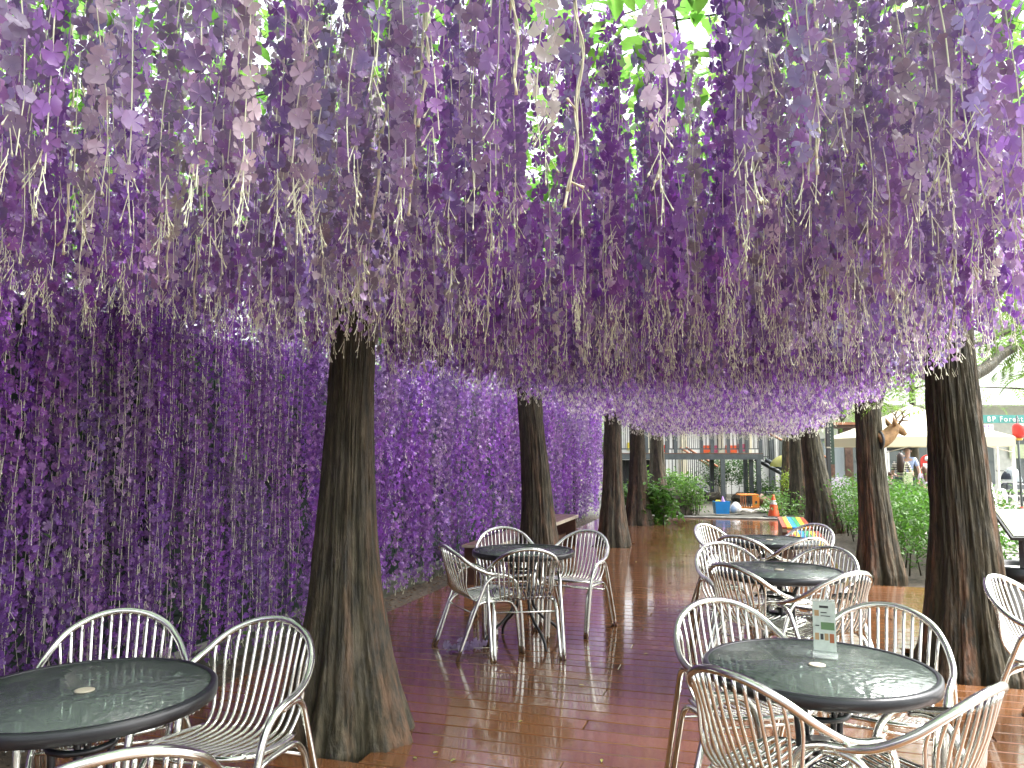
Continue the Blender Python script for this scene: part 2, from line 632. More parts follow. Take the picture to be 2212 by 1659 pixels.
# ------------------------------------------------------------------ trunks (positions measured at the foot)
# name, px of foot centre, forward distance, scale, top px lean (dx over dz at 2 m), kind
TR = [('L1', 753, 4.30, 1.0, 0.03), ('L2', 1168, 9.6, 1.22, -0.14), ('L3', 1323, 12.8, 1.12, -0.02), ('L4', 1377, 16.5, 1.25, -0.02),
      ('L5', 1420, 20.0, 1.35, 0.02), ('R1', 2072, 5.55, 1.36, -0.02), ('R2', 1890, 9.8, 1.2, -0.05),
      ('R3', 1774, 16.0, 1.55, -0.22), ('R4', 1724, 19.3, 1.45, 0.0), ('R5', 1703, 21.8, 1.3, 0.0)]
TL = {'L1': 'large fluted redwood trunk beside the table with the round pale plug', 'L2': 'dark redwood trunk behind the four chairs by the flower wall',
      'L3': 'redwood trunk next to the far end of the flower wall', 'L4': 'redwood trunk with a leafy green shrub at its foot',
      'L5': 'redwood trunk behind the boulder, in front of the steel platform', 'R1': 'thick redwood trunk with two bare limbs beside the lone chair',
      'R2': 'redwood trunk carrying the stag head', 'R3': 'redwood trunk with flaring orange roots beside the dark sign panel',
      'R4': 'slim redwood trunk standing between the hedge and the traffic cone', 'R5': 'slim redwood trunk half hiding the yellow umbrella'}
tpos = {}
for nm_, px, d, s, lean in TR:
    p = D(px, 978, d)
    tpos[nm_] = (p.x, p.y, s, lean)


def trunk_mesh(seed, s, lean, H=7.5, nt_=110, nz=80, flare=0.125):
    rnd = random.Random(seed)
    lobes = rnd.choice((6, 7, 8))
    ph = [rnd.uniform(0, 6.28) for _ in range(6)]
    V, red = [], []
    zs = [-0.12 + (H + 0.12) * (k / nz) ** 1.9 for k in range(nz + 1)]
    for z in zs:
        R0 = s * ((0.118 if flare < .2 else 0.108) + flare * math.exp(-max(z, 0) / 0.72)) * (1 - 0.07 * max(0, z - 1.5))
        A = 0.20 * math.exp(-max(z, 0) / 0.7) + 0.035
        for k in range(nt_):
            th = 2 * math.pi * k / nt_
            w_ = th + 0.10 * math.sin(z * 1.3 + ph[0]) + 0.12 * noise.noise((math.cos(th) * 2, math.sin(th) * 2, z * 0.8 + seed))
            rd = abs(math.cos(w_ * lobes / 2 + ph[1])) ** 0.8 - 0.55
            rd += 0.5 * (abs(math.sin(w_ * (lobes * 2 + 1) / 2 + ph[2])) - 0.6) * (0.5 + 0.5 * math.sin(th + ph[4]))
            rd += 0.4 * noise.noise((math.cos(th) * 1.5, math.sin(th) * 1.5, z * 0.5 + seed * 3))
            fi_ = abs(noise.noise((math.cos(th) * 5.5 + 0.2 * math.sin(z * 3), math.sin(th) * 5.5, z * 0.9 + seed * 2)))
            fi2 = abs(noise.noise((math.cos(th) * 11, math.sin(th) * 11 + 0.15 * math.sin(z * 5), z * 1.6 + seed)))
            fine = s * (-0.013 * max(0, 1 - fi_ * 7) - 0.008 * max(0, 1 - fi2 * 6)) + 0.008 * s * noise.noise((math.cos(th) * 14, math.sin(th) * 14, z * 2.2 + seed)) + 0.006 * s * noise.noise((math.cos(th) * 34, math.sin(th) * 34, z * 3.5))
            r_ = R0 * (1 + A * rd) + fine
            bx = lean * z * 0.5 + 0.02 * math.sin(z * 1.1 + ph[3]) * min(z, 1)
            V.append((r_ * math.cos(th) + bx * RGT.x, r_ * math.sin(th) + bx * RGT.y, z))
            rr = max(0, noise.noise((math.cos(th) * 2.2 + seed, math.sin(th) * 2.2, z * 0.35)) * 2.2 - 0.15) * max(0, 1.0 - z / 2.4) + max(0, rd - 0.15) * max(0, 0.9 - z * 0.8)
            red.append(min(1, rr))
    F = []
    for i in range(nz):
        for k in range(nt_):
            k2 = (k + 1) % nt_
            F.append((i * nt_ + k, i * nt_ + k2, (i + 1) * nt_ + k2, (i + 1) * nt_ + k))
    return raw_mesh('trunk', V, F, [M['bark']], True, {'red': red})


# feathery foliage ----------------------------------------------------------------
def frond_template(n=11, L=0.34):
    V, F = [], []
    for i in range(n):
        t = (i + 0.6) / n
        ln = 0.085 * math.sin(math.pi * min(1, t * 0.9 + 0.12)) + 0.02
        for sgn in (-1, 1):
            x0 = t * L
            b_ = len(V)
            zz = -0.10 * t * t
            V += [(x0, 0, zz), (x0 + ln * 0.55, sgn * ln * 0.55 + sgn * 0.0, zz - 0.008), (x0 + ln * 0.75, sgn * ln, zz - 0.02), (x0 + ln * 0.28, sgn * ln * 0.62, zz - 0.004)]
            F.append((b_, b_ + 1, b_ + 2, b_ + 3) if sgn > 0 else (b_, b_ + 3, b_ + 2, b_ + 1))
    return np.array(V, np.float32), np.array(F, np.int32)


def rand_rots(n, tilt=(0.0, 1.0)):
    az = rng.uniform(0, 2 * np.pi, n)
    ti = rng.uniform(tilt[0], tilt[1], n)
    ro = rng.uniform(-0.7, 0.7, n)
    ca, sa, ct, st, cr, sr = np.cos(az), np.sin(az), np.cos(ti), np.sin(ti), np.cos(ro), np.sin(ro)
    Z = np.zeros(n)
    O = np.ones(n)
    Rz = np.stack([ca, -sa, Z, sa, ca, Z, Z, Z, O], 1).reshape(n, 3, 3)
    Ry = np.stack([ct, Z, st, Z, O, Z, -st, Z, ct], 1).reshape(n, 3, 3)
    Rx = np.stack([O, Z, Z, Z, cr, -sr, Z, sr, cr], 1).reshape(n, 3, 3)
    return Rz @ Ry @ Rx


def scatter(tv, tf, mats, locs, cols=None, extra=None):
    """instances of a template as one big array"""
    n, nv = len(locs), len(tv)
    V = np.einsum('nij,vj->nvi', mats, tv) + locs[:, None, :]
    F = (tf[None] + (np.arange(n) * nv)[:, None, None]).reshape(-1, tf.shape[1])
    C = np.repeat(cols, nv, axis=0) if cols is not None else None
    E = np.tile(extra, n) if extra is not None else None
    return V.reshape(-1, 3), F, C, E


FR_V, FR_F = frond_template()
FRL_V, FRL_F = frond_template(6, 0.40)
LEAF_V = np.array([(0, 0, 0), (0.35, 0.24, 0.06), (0.35, 0, -0.02), (0.35, -0.24, 0.06), (0.75, 0.17, 0.03), (0.75, -0.17, 0.03), (0.72, 0, -0.05), (1.05, 0, -0.12)], np.float32)
LEAF_F = np.array([(0, 2, 1), (0, 3, 2), (1, 2, 6), (1, 6, 4), (3, 5, 6), (3, 6, 2), (4, 6, 7), (6, 5, 7)], np.int32)
LEAF4_V = np.array([(0, 0, 0), (0.5, 0.25, 0.06), (1, 0, -0.06), (0.5, -0.25, 0.06)], np.float32)
LEAF4_F = np.array([(0, 2, 1), (0, 3, 2)], np.int32)


def green(n, base, var=0.3, yel=0.25):
    c = np.array(base)[None] * (1 + rng.uniform(-var, var, (n, 1)))
    c = c + rng.uniform(0, yel, (n, 1)) * np.array(base)[None] * np.array((1.2, 0.4, 0.0))[None]
    return np.clip(c, 0, 1)


def foliage_mesh(name, locs, size, base, tmpl=(LEAF4_V, LEAF4_F), tilt=(-0.3, 1.2), var=0.3, yel=0.3):
    locs = np.asarray(locs, np.float32)
    n = len(locs)
    mats = rand_rots(n, tilt) * (size * rng.uniform(0.7, 1.3, n))[:, None, None]
    V, F, C, _ = scatter(tmpl[0], tmpl[1], mats, locs, green(n, base, var, yel))
    return raw_mesh(name, V, F, [M['leaf_m']], colors=C)


def clumps(n, per, box, spread):
    x0, x1, y0, y1, z0, z1 = box
    c = np.stack([rng.uniform(x0, x1, n), rng.uniform(y0, y1, n), rng.uniform(z0, z1, n)], 1)
    return (c[:, None, :] + rng.normal(0, 1, (n, per, 3)) * np.array(spread)[None, None]).reshape(-1, 3)


trees = {}
for i, (nm_, px, d, s, lean) in enumerate(TR):
    x, y, s, lean = tpos[nm_]
    t = thing('redwood_tree', TL[nm_], 'tree', (x, y, 0), 0, 'redwood trees along the deck')
    big = nm_ in ('L1', 'R1', 'R2', 'L2')
    me = trunk_mesh(i * 5 + 3, s, lean, 7.5, (240 if nm_ in ('L1', 'R1') else 140) if big else 72, (140 if nm_ in ('L1', 'R1') else 90) if big else 50, 0.25 if nm_ == 'L1' else 0.125)
    mkobj('trunk', me, t)
    trees[nm_] = t
    pts = []
    if nm_ == 'R1':
        # limbs going out over the plaza, placed along the lines seen in the photograph
        for k, (pix, dist, r0) in enumerate(((((2090, 815), (2130, 795), (2165, 765), (2212, 742), (2290, 715)), 5.5, 0.05), (((2085, 745), (2118, 738), (2160, 722), (2212, 690), (2300, 620)), 5.7, 0.035))):
            path = [D(a, b_, dist + 0.08 * q) - Vector((x, y, 0)) for q, (a, b_) in enumerate(pix)]
            path = spline(path, 5)
            rr = [r0 * (1 - 0.55 * q / len(path)) for q in range(len(path))]
            lb = MB().tube(path, rr, 10).mesh('limb', M['bark'])
            mkobj('limb', lb, t)
            for p in path[6:]:
                for _ in range(9):
                    q_ = p + Vector((random.gauss(0, .28), random.gauss(0.15, .35), random.gauss(0.05, .22)))
                    pj = project(np.array(q_ + Vector((x, y, 0))))
                    if pj[0] > 2120 and pj[1] < 810:
                        pts.append(q_)
        q0 = D(2190, 560, 6.3) - Vector((x, y, 0))
        for _ in range(260):
            pts.append(q0 + Vector((random.gauss(0.45, .35), random.gauss(0.2, .6), random.gauss(0, .40))))
    if nm_ == 'R2':
        path = spline([D(a, b_, 9.8) - Vector((x, y, 0)) for a, b_ in ((1895, 905), (1908, 850), (1920, 815), (1950, 800), (1990, 790))], 4)
        mkobj('limb', MB().tube(path, [0.028 * (1 - 0.6 * q / len(path)) for q in range(len(path))], 8).mesh('limb', M['bark']), t)
        for p in path[4:]:
            for _ in range(7):
                pts.append(p + Vector((random.gauss(0.1, .3), random.gauss(0.1, .3), random.gauss(0, .16))))
    # crown above the netting
    n = 200 if nm_[0] == 'R' else 50
    for _ in range(n):
        a, rr_ = random.uniform(0, 6.28), random.uniform(0.2, 1.5)
        if nm_[0] == 'R':
            a = random.uniform(-1.5, 1.5)
        pts.append(Vector((rr_ * math.cos(a), rr_ * math.sin(a), random.uniform(3.4, 7.2))))
    # boughs that carry the crown
    for _ in range(10):
        bb = MB()
        z = random.uniform(3.3, 6.8)
        a = random.uniform(-1.4, 1.4) if nm_[0] == 'R' else random.uniform(0, 6.28)
        bb.tube([(0, 0, z), (0.7 * math.cos(a), 0.7 * math.sin(a), z + 0.2), (1.4 * math.cos(a), 1.4 * math.sin(a), z + 0.25)], [0.03, 0.02, 0.008], 6)
        bb.obj('bough', M['bark'], t)
    mkobj('crown', foliage_mesh('crown', [tuple(p) for p in pts], 0.9 if not nm_ == 'R1' else 0.5, (0.13, 0.28, 0.035), (FR_V, FR_F) if nm_ == 'R1' else (FRL_V, FRL_F), (-0.3, 0.8)), t)

# ------------------------------------------------------------------ deck of single planks
deck = struct(mkobj('deck', MB().box(-3.25, 1.1, -1.15, 18.4, -0.10, -0.045).mesh('deck', M['darkmetal'])))
PW, GAP = 0.145, 0.007
holes = []
for nm_ in ('L1', 'L2', 'L3', 'L4', 'R1'):
    x, y, s, lean = tpos[nm_]
    h = 0.27 * s
    holes.append((x - h, x + h, y - h, y + h))
y = -1.2
row = 0
npl = 0
pl_cache = {}
while y < 18.38:
    xl, xr = -3.30, (2.25 if y < 9.6 else 1.12)
    cuts = [(xl, xr)]
    for (a, b_, c_, d_) in holes:
        if y + PW > c_ and y < d_:
            new = []
            for (p, q) in cuts:
                if b_ <= p or a >= q:
                    new.append((p, q))
                else:
                    if a - p > 0.1:
                        new.append((p, a))
                    if q - b_ > 0.1:
                        new.append((b_, q))
            cuts = new
    j = [-0.9, 0.35, -1.7, 1.2][row % 4]
    out = []
    for (p, q) in cuts:
        if p + 0.4 < j < q - 0.4:
            out += [(p, j - 0.002), (j + 0.002, q)]
        else:
            out.append((p, q))
    for (p, q) in out:
        ln = round(q - p, 3)
        if ln not in pl_cache:
            pl_cache[ln] = MB().box(-ln / 2, ln / 2, -PW / 2, PW / 2, -0.032, 0.0, ch=0.004).mesh('plank', M['deck'])
        o = mkobj('plank', pl_cache[ln], deck, ((p + q) / 2, y + PW / 2, random.uniform(-0.0015, 0.0)))
        o.rotation_euler = (random.uniform(-0.004, 0.004), random.uniform(-0.0006, 0.0006), 0)
        npl += 1
    y += PW + GAP
    row += 1
# mulch strip by the wall and low kerb wall
V, F = [], []
NX, NY = 12, 220
for j in range(NY + 1):
    for i in range(NX + 1):
        x, yy = -4.3 + 0.99 * i / NX, -1.2 + 21.5 * j / NY
        V.append((x, yy, -0.035 + 0.03 * noise.noise((x * 5, yy * 5, 0)) + 0.02 * noise.noise((x * 17, yy * 17, 0)) - 0.05 * (i / NX) ** 4))
for j in range(NY):
    for i in range(NX):
        a = j * (NX + 1) + i
        F.append((a, a + 1, a + NX + 2, a + NX + 1))
struct(mkobj('mulch_bed', raw_mesh('mulch_bed', V, F, [M['soil']], True)))
# ------------------------------------------------------------------ screen behind the flower wall
fence = thing('green_screen_fence', 'dark green boarded screen fence behind the flower wall', 'fence', (-4.05, 8.5, 0))
M['fencegreen'] = plain('dark_green_paint', (0.02, 0.045, 0.028), 0.5, var=0.3)
pbm = MB().box(-0.012, 0.012, -0.145, 0.145, 0.05, 2.42).mesh('board', M['fencegreen'])
for k in range(88):  # unseen boards behind the camera added to close off light
    o = mkobj('board', pbm, fence, (random.uniform(-.004, .004), -16.8 + k * 0.302, 0))
pom = MB().box(-0.05, 0.05, -0.05, 0.05, -0.15, 2.97).mesh('post', M['fencegreen'])
for k in range(10):
    mkobj('post', pom, fence, (0.09, -15.1 + k * 2.75, 0))
rl = MB().box(-0.03, 0.03, -16.9, 9.8, -0.02, 0.02).mesh('rail', M['fencegreen'])
for z in (0.3, 1.3, 2.36):
    mkobj('rail', rl, fence, (0.05, 0, z))
kw = thing('low_concrete_edging', 'low grey concrete edging along the foot of the flower wall', 'edging', (-3.80, 8.5, 0))
for k in range(10):
    MB().box(-0.06, 0.06, -0.98, 0.98, -0.12, 0.07, ch=0.012).obj('edging_block', M['mossy'], kw, (random.uniform(-.006, .006), -9 + k * 1.97, random.uniform(-.006, .004)))

# ------------------------------------------------------------------ overhead netting with climber
NETZ = 2.95
net = thing('overhead_netting', 'dark hexagonal wire netting stretched overhead above the deck', 'netting', (0, 0, NETZ))


def net_z(x, y):
    return 0.05 * math.sin(x * 1.7) * math.sin(y * 1.3) + 0.03 * math.sin(y * 3.1 + x)


segs = []
a_ = 0.034
dx, dy = a_ * math.sqrt(3), a_ * 1.5
for j in range(int((6.4 - 1.0) / dy)):
    for i in range(int(5.6 / dx)):
        cx_ = -3.9 + i * dx + (dx / 2 if j % 2 else 0)
        cy_ = 1.0 + j * dy
        if cy_ > 5.5 and (i + j) % 2:
            continue
        pts = [(cx_ + a_ * math.sin(t), cy_ + a_ * math.cos(t)) for t in (0, math.pi / 3, 2 * math.pi / 3, math.pi)]
        for q in range(3):
            segs.append((pts[q], pts[q + 1]))
S = np.array(segs)
px, py, dd_ = project(np.concatenate([S[:, 0], np.full((len(S), 1), NETZ)], 1))
keep = (px > -150) & (px < 2360) & (py > -250) & (dd_ > 1.0)
S = S[keep]
zf = np.vectorize(net_z)
A = np.concatenate([S[:, 0], zf(S[:, 0, 0], S[:, 0, 1])[:, None]], 1)
B = np.concatenate([S[:, 1], zf(S[:, 1, 0], S[:, 1, 1])[:, None]], 1)
T_ = B - A
T_ /= np.linalg.norm(T_, axis=1)[:, None]
side = np.stack([-T_[:, 1], T_[:, 0], np.zeros(len(T_))], 1) * 0.0011
up = np.array((0, 0, 0.0018))[None]
NV = np.stack([A - side, A + side, A - up, B - side, B + side, B - up], 1).reshape(-1, 3)
tf = np.array([(0, 1, 4), (0, 4, 3), (1, 2, 5), (1, 5, 4), (2, 0, 3), (2, 3, 5)], np.int32)
NF = (tf[None] + (np.arange(len(A)) * 6)[:, None, None]).reshape(-1, 3)
mkobj('wire_mesh', raw_mesh('wire_mesh', NV, NF, [M['wire']]), net)
for k in range(14):
    yy = -0.4 + k * 1.5
    MB().tube([(-4.0 + q * 0.59, yy, net_z(-4.0 + q * 0.59, yy) + 0.01) for q in range(11)], 0.004, 6).obj('support_cable', M['wire'], net)
for k in range(4):
    xx = -3.9 + k * 1.85
    MB().tube([(xx, -0.4 + q * 1.0, net_z(xx, -0.4 + q) + 0.018) for q in range(21)], 0.005, 6).obj('support_cable', M['wire'], net)

# leaves of the climber lying on the net
n = 27000
xx = rng.uniform(-3.9, 1.75, n)
yy = rng.uniform(-7.5, 19.6, n)  # leaves behind the camera are added to dim the light from behind
near = rng.uniform(0.6, 7.5, n)
yy = np.where(rng.random(n) < 0.62, near, yy)
dens = np.array([noise.noise((a * 0.9, b_ * 0.9, 5.0)) for a, b_ in zip(xx, yy)])
kp = dens > rng.uniform(-1.0, 0.05, n)
kp &= ~((xx < -2.5) & (yy > 3.8) & (rng.random(n) < 0.35))
xx, yy = xx[kp], yy[kp]
zz = NETZ + rng.uniform(-0.06, 0.16, len(xx))
mats = rand_rots(len(xx), (-0.5, 0.9)) * rng.uniform(0.06, 0.12, len(xx))[:, None, None]
V, F, C, _ = scatter(LEAF_V, LEAF_F, mats, np.stack([xx, yy, zz], 1), green(len(xx), (0.17, 0.42, 0.085), 0.45, 0.35))
cl = mkobj('climber_leaves', raw_mesh('climber_leaves', V, F, [M['leaf_m']], colors=C))
tag(cl, 'fresh green climber leaves spread over the overhead netting', 'leaves', None, 'stuff')

# ------------------------------------------------------------------ flower garlands
def flower_hi(seed, petals=5):
    rnd = random.Random(seed)
    V, F, rad = [(0, 0, 0)], [], [0.0]
    for p in range(petals):
        th = 2 * math.pi * p / petals + rnd.uniform(-.15, .15)
        L, W = rnd.uniform(0.85, 1.1), rnd.uniform(0.40, 0.52)
        cup, tw = rnd.uniform(0.05, 0.45), rnd.uniform(-0.18, 0.18)
        ca, sa = math.cos(th), math.sin(th)
        b_ = len(V)
        for (r_, w_, zz) in ((0.45, W * 0.62, 0.05), (0.45, 0, -0.04), (0.45, -W * 0.62, 0.05), (0.82, W, 0.02), (0.80, 0, -0.06), (0.82, -W, 0.02), (1.02, W * 0.55, -0.04), (0.97, 0, -0.05), (1.02, -W * 0.55, -0.04)):
            x_, y_ = r_ * L, w_
            z_ = cup * r_ * r_ + zz + tw * w_
            V.append((x_ * ca - y_ * sa, x_ * sa + y_ * ca, z_))
            rad.append(r_)
        F += [(0, b_ + 1, b_), (0, b_ + 2, b_ + 1), (b_, b_ + 1, b_ + 4), (b_, b_ + 4, b_ + 3), (b_ + 1, b_ + 2, b_ + 5), (b_ + 1, b_ + 5, b_ + 4),
              (b_ + 3, b_ + 4, b_ + 7), (b_ + 3, b_ + 7, b_ + 6), (b_ + 4, b_ + 5, b_ + 8), (b_ + 4, b_ + 8, b_ + 7)]
    return np.array(V, np.float32), np.array(F, np.int32), np.array(rad, np.float32)


def flower_lo(petals, mid):
    V, F, rad = [(0, 0, 0)], [], [0.0]
    for p in range(petals):
        th = 2 * math.pi * p / petals
        ca, sa = math.cos(th), math.sin(th)
        b_ = len(V)
        L = 1.0 + 0.15 * ((p * 7) % 3 - 1)
        cup = 0.15 + 0.2 * (p % 2)
        pts = ((0.74, 0.50), (1.06, 0.0), (0.74, -0.50)) if mid else ((0.72, 0.48), (1.05, 0.0), (0.72, -0.48))
        for (r_, w_) in pts:
            V.append((r_ * L * ca - w_ * sa, r_ * L * sa + w_ * ca, cup * r_))
            rad.append(r_)
        F += [(0, b_ + 1, b_), (0, b_ + 2, b_ + 1)]
    return np.array(V, np.float32), np.array(F, np.int32), np.array(rad, np.float32)


HI = [flower_hi(1), flower_hi(2), flower_hi(3, 4), flower_hi(4)]
FLM = [raw_mesh('flower', V_, F_, [M['petal_o']], True, {'rad': r_}) for V_, F_, r_ in HI]
MID = flower_lo(5, True)
LO = flower_lo(4, False)


def garland_layout(seed, L, nfl):
    """positions and normals of flowers, stem path, bud twigs, all hanging down from the origin"""
    rnd = random.Random(seed)
    ph = rnd.uniform(0, 6.28)
    amp = rnd.uniform(0.004, 0.016)
    stem = [(amp * math.sin(ph + z * 9), amp * math.cos(ph * 1.7 + z * 7), -z) for z in np.linspace(0, L * 0.93, 9)]
    fl = []
    z0, z1 = 0.02, L * rnd.uniform(0.90, 0.97)
    for k in range(nfl):
        z = z0 + (z1 - z0) * (k + rnd.uniform(0, 0.9)) / nfl
        a = ph + k * 2.4 + rnd.uniform(-.5, .5)
        rr_ = rnd.uniform(0.010, 0.044) * (1.0 - 0.35 * z / L)
        nrm = Vector((math.cos(a), math.sin(a), rnd.uniform(-0.7, 0.25))).normalized()
        fl.append((Vector((rr_ * math.cos(a), rr_ * math.sin(a), -z)), nrm, rnd.uniform(0.018, 0.027) * (1.0 - 0.2 * z / L), rnd.uniform(0, 6.28)))
    tw = []
    for k in range(rnd.choice((2, 3, 5))):
        z = L * rnd.uniform(0.84, 0.97)
        a = rnd.uniform(0, 6.28)
        l_ = rnd.uniform(0.025, 0.05)
        dv = Vector((math.cos(a) * 0.55, math.sin(a) * 0.55, -1)).normalized()
        p0 = Vector((0, 0, -z))
        tw.append((p0, p0 + dv * l_))
    tw.append((Vector((0, 0, -L * 0.92)), Vector((rnd.uniform(-.01, .01), rnd.uniform(-.01, .01), -L))))
    return stem, fl, tw


def basis(nrm, roll):
    q = nrm.to_track_quat('Z', 'Y') @ Quaternion((0, 0, 1), roll)
    return q


def prism(p0, p1, r0, r1):
    p0, p1 = np.array(p0), np.array(p1)
    t = p1 - p0
    t = t / (np.linalg.norm(t) + 1e-9)
    ref = np.array((1.0, 0, 0)) if abs(t[0]) < 0.8 else np.array((0, 1.0, 0))
    u = np.cross(t, ref)
    u /= np.linalg.norm(u)
    w_ = np.cross(t, u)
    V = []
    for p, r_ in ((p0, r0), (p1, r1)):
        for k in range(3):
            a = 2 * math.pi * k / 3
            V.append(p + (u * math.cos(a) + w_ * math.sin(a)) * r_)
    return V, [(0, 1, 4), (0, 4, 3), (1, 2, 5), (1, 5, 4), (2, 0, 3), (2, 3, 5)]


def stem_arrays(stem, tw, full):
    V, F = [], []

    def put(v_, f_):
        b_ = len(V)
        V.extend(v_)
        F.extend([tuple(i + b_ for i in f) for f in f_])
    st = stem if full else stem[::4] + [stem[-1]]
    for a, b_ in zip(st[:-1], st[1:]):
        put(*prism(a, b_, 0.0016 if full else 0.002, 0.0015 if full else 0.002))
    VS, FS = V, F
    V, F = [], []
    for p0, p1 in (tw if full else tw[::2]):
        if full:
            put(*prism(p0, p1, 0.0011, 0.0009))
            t = (p1 - p0).normalized()
            put(*prism(p1 - t * 0.002, p1 + t * 0.005, 0.0012, 0.0027))
            put(*prism(p1 + t * 0.005, p1 + t * 0.010, 0.0027, 0.0008))
        else:
            put(*prism(p0, p1, 0.0013, 0.0024))
    return (np.array(VS), np.array(FS, np.int32)), (np.array(V), np.array(F, np.int32))


def twisted_layout(seed, L):
    rnd = random.Random(seed)
    mbt = MB()
    ph = rnd.uniform(0, 6.28)
    c_ = [Vector((0.012 * math.sin(ph + z * 8) + 0.006 * math.sin(z * 31), 0.012 * math.cos(ph + z * 6), -z)) for z in np.linspace(0, L, 40)]
    for s_ in (0, math.pi):
        mbt.tube([p + Vector((0.0022 * math.cos(i * 0.9 + s_), 0.0022 * math.sin(i * 0.9 + s_), 0)) for i, p in enumerate(c_)], 0.0022, 5)
    for k in range(4):
        i = rnd.randint(8, 38)
        a = rnd.uniform(0, 6.28)
        dv = Vector((math.cos(a), math.sin(a), rnd.uniform(-0.9, 0.3))).normalized()
        mbt.tube([c_[i], c_[i] + dv * 0.02, c_[i] + dv * 0.034], [0.0022, 0.002, 0.0038], 6)
    mbt.tube([c_[-1], c_[-1] + Vector((0.004, 0, -0.02)), c_[-1] + Vector((0.006, 0.002, -0.032))], [0.003, 0.003, 0.0042], 6)
    return mbt.mesh('twisted_vine', M['twist'])


LENS = [0.50, 0.58, 0.66, 0.72, 0.78, 0.84, 0.90, 0.62]
LAY = []
for i, L in enumerate(LENS):
    nfl = int(L * 0.8 / 0.0170)
    stem, fl, tw = garland_layout(100 + i, L, nfl)
    (sv, sf), (bv, bf) = stem_arrays(stem, tw, True)
    (lv, lf), (cv, cf) = stem_arrays(stem, tw, False)
    lowV = np.concatenate([lv, cv])
    lowF = np.concatenate([lf, cf + len(lv)])
    fl_lo = fl[::1]
    LAY.append(dict(L=L, fl=fl, stem=raw_mesh('stem', sv, sf, [M['stem']]), buds=raw_mesh('bud_spray', bv, bf, [M['stem']]),
                    lowV=lowV, lowF=lowF, tV=cv, tF=cf, bV=np.concatenate([sv, bv]), bF=np.concatenate([sf, bf + len(sv)]),
                    fp=np.array([f[0] for f in fl]), fm=np.array([np.array((basis(f[1], f[3])).to_matrix()) * f[2] for f in fl])))
TWM = [twisted_layout(300 + i, L) for i, L in enumerate((0.55, 0.66, 0.75, 0.85))]

VIOLET, PURPLE, PLUM = np.array((0.18, 0.035, 0.37)), np.array((0.31, 0.07, 0.48)), np.array((0.29, 0.09, 0.33))
GREYL, BEIGE, BLUEG = np.array((0.36, 0.28, 0.43)), np.array((0.62, 0.57, 0.50)), np.array((0.29, 0.26, 0.46))


def strand_color(fade, rnd):
    base = VIOLET * (1 - (t := rnd.random())) + PURPLE * t
    if rnd.random() < 0.3:
        base = base * 0.4 + PLUM * 0.6
    old = (GREYL, BEIGE, BLUEG, GREYL)[rnd.randint(0, 3)]
    c = base * (1 - fade) + old * fade
    return c * (0.55 + 0.95 * rnd.random() ** 1.2)


strands = []     # (x, y, z_top, layout, rotz, color, fade, wall?, scale)
rnd = random.Random(11)
# canopy
sp = 0.122
yy = -4.0  # walkway runs on unseen behind the camera, added to cut light from there
while yy < 19.6:
    sp = (0.111 if yy > 2.2 else 0.122) if yy > 0.3 else 0.21
    xx = -3.45
    while xx < 1.55:
        x, y_ = xx + rnd.uniform(-.06, .06), yy + rnd.uniform(-.06, .06)
        xx += sp
        edge = -2.32 + 0.2 * noise.noise((y_ * 0.6, 0, 1)) - (0.25 if y_ < 3.2 else 0)
        short = x < edge
        if short and rnd.random() < (0.32 if y_ > 4.2 else 0.12):
            continue
        if x > 1.32 + 0.18 * noise.noise((y_ * 0.7, 4, 1)):
            continue
        f = Vector((x, y_, 0)).dot(FWD)
        if -1.2 < f < 1.35:
            continue
        if 0 < f < 3.0 and rnd.random() < 0.10:
            continue
        if noise.noise((x * 1.5, y_ * 1.5, 9)) < -0.26 and 0 < y_ < 5.5:
            continue
        tip = 1.96 + abs(rnd.gauss(0, 0.07)) + 0.07 * noise.noise((x * 0.8, y_ * 0.8, 2)) - max(0, y_ - 9) * 0.016 - (0.05 if x > -1.2 else 0)
        if rnd.random() < 0.22:
            tip += rnd.uniform(0.1, 0.35)
        if short:
            tip = (2.50 if y_ > 5.0 else 2.30) + rnd.uniform(-0.1, 0.22) - 0.25 * max(0, 1 - (edge - x) / 0.35)
        ztop = NETZ + net_z(x, y_)
        L = ztop - tip
        li = min(range(8), key=lambda q: abs(LENS[q] - L) + rnd.uniform(0, 0.05))
        sc = L / LENS[li]
        fade = 0.30 + 0.6 * noise.noise((x * 1.1, y_ * 0.5, 3)) + rnd.gauss(0, 0.30) + max(0, (3.4 - f) * 0.15)
        fade = min(1, max(0, fade))
        strands.append((x, y_, ztop, li, rnd.uniform(0, 6.28), strand_color(fade, rnd), fade, 0, sc))
    yy += sp
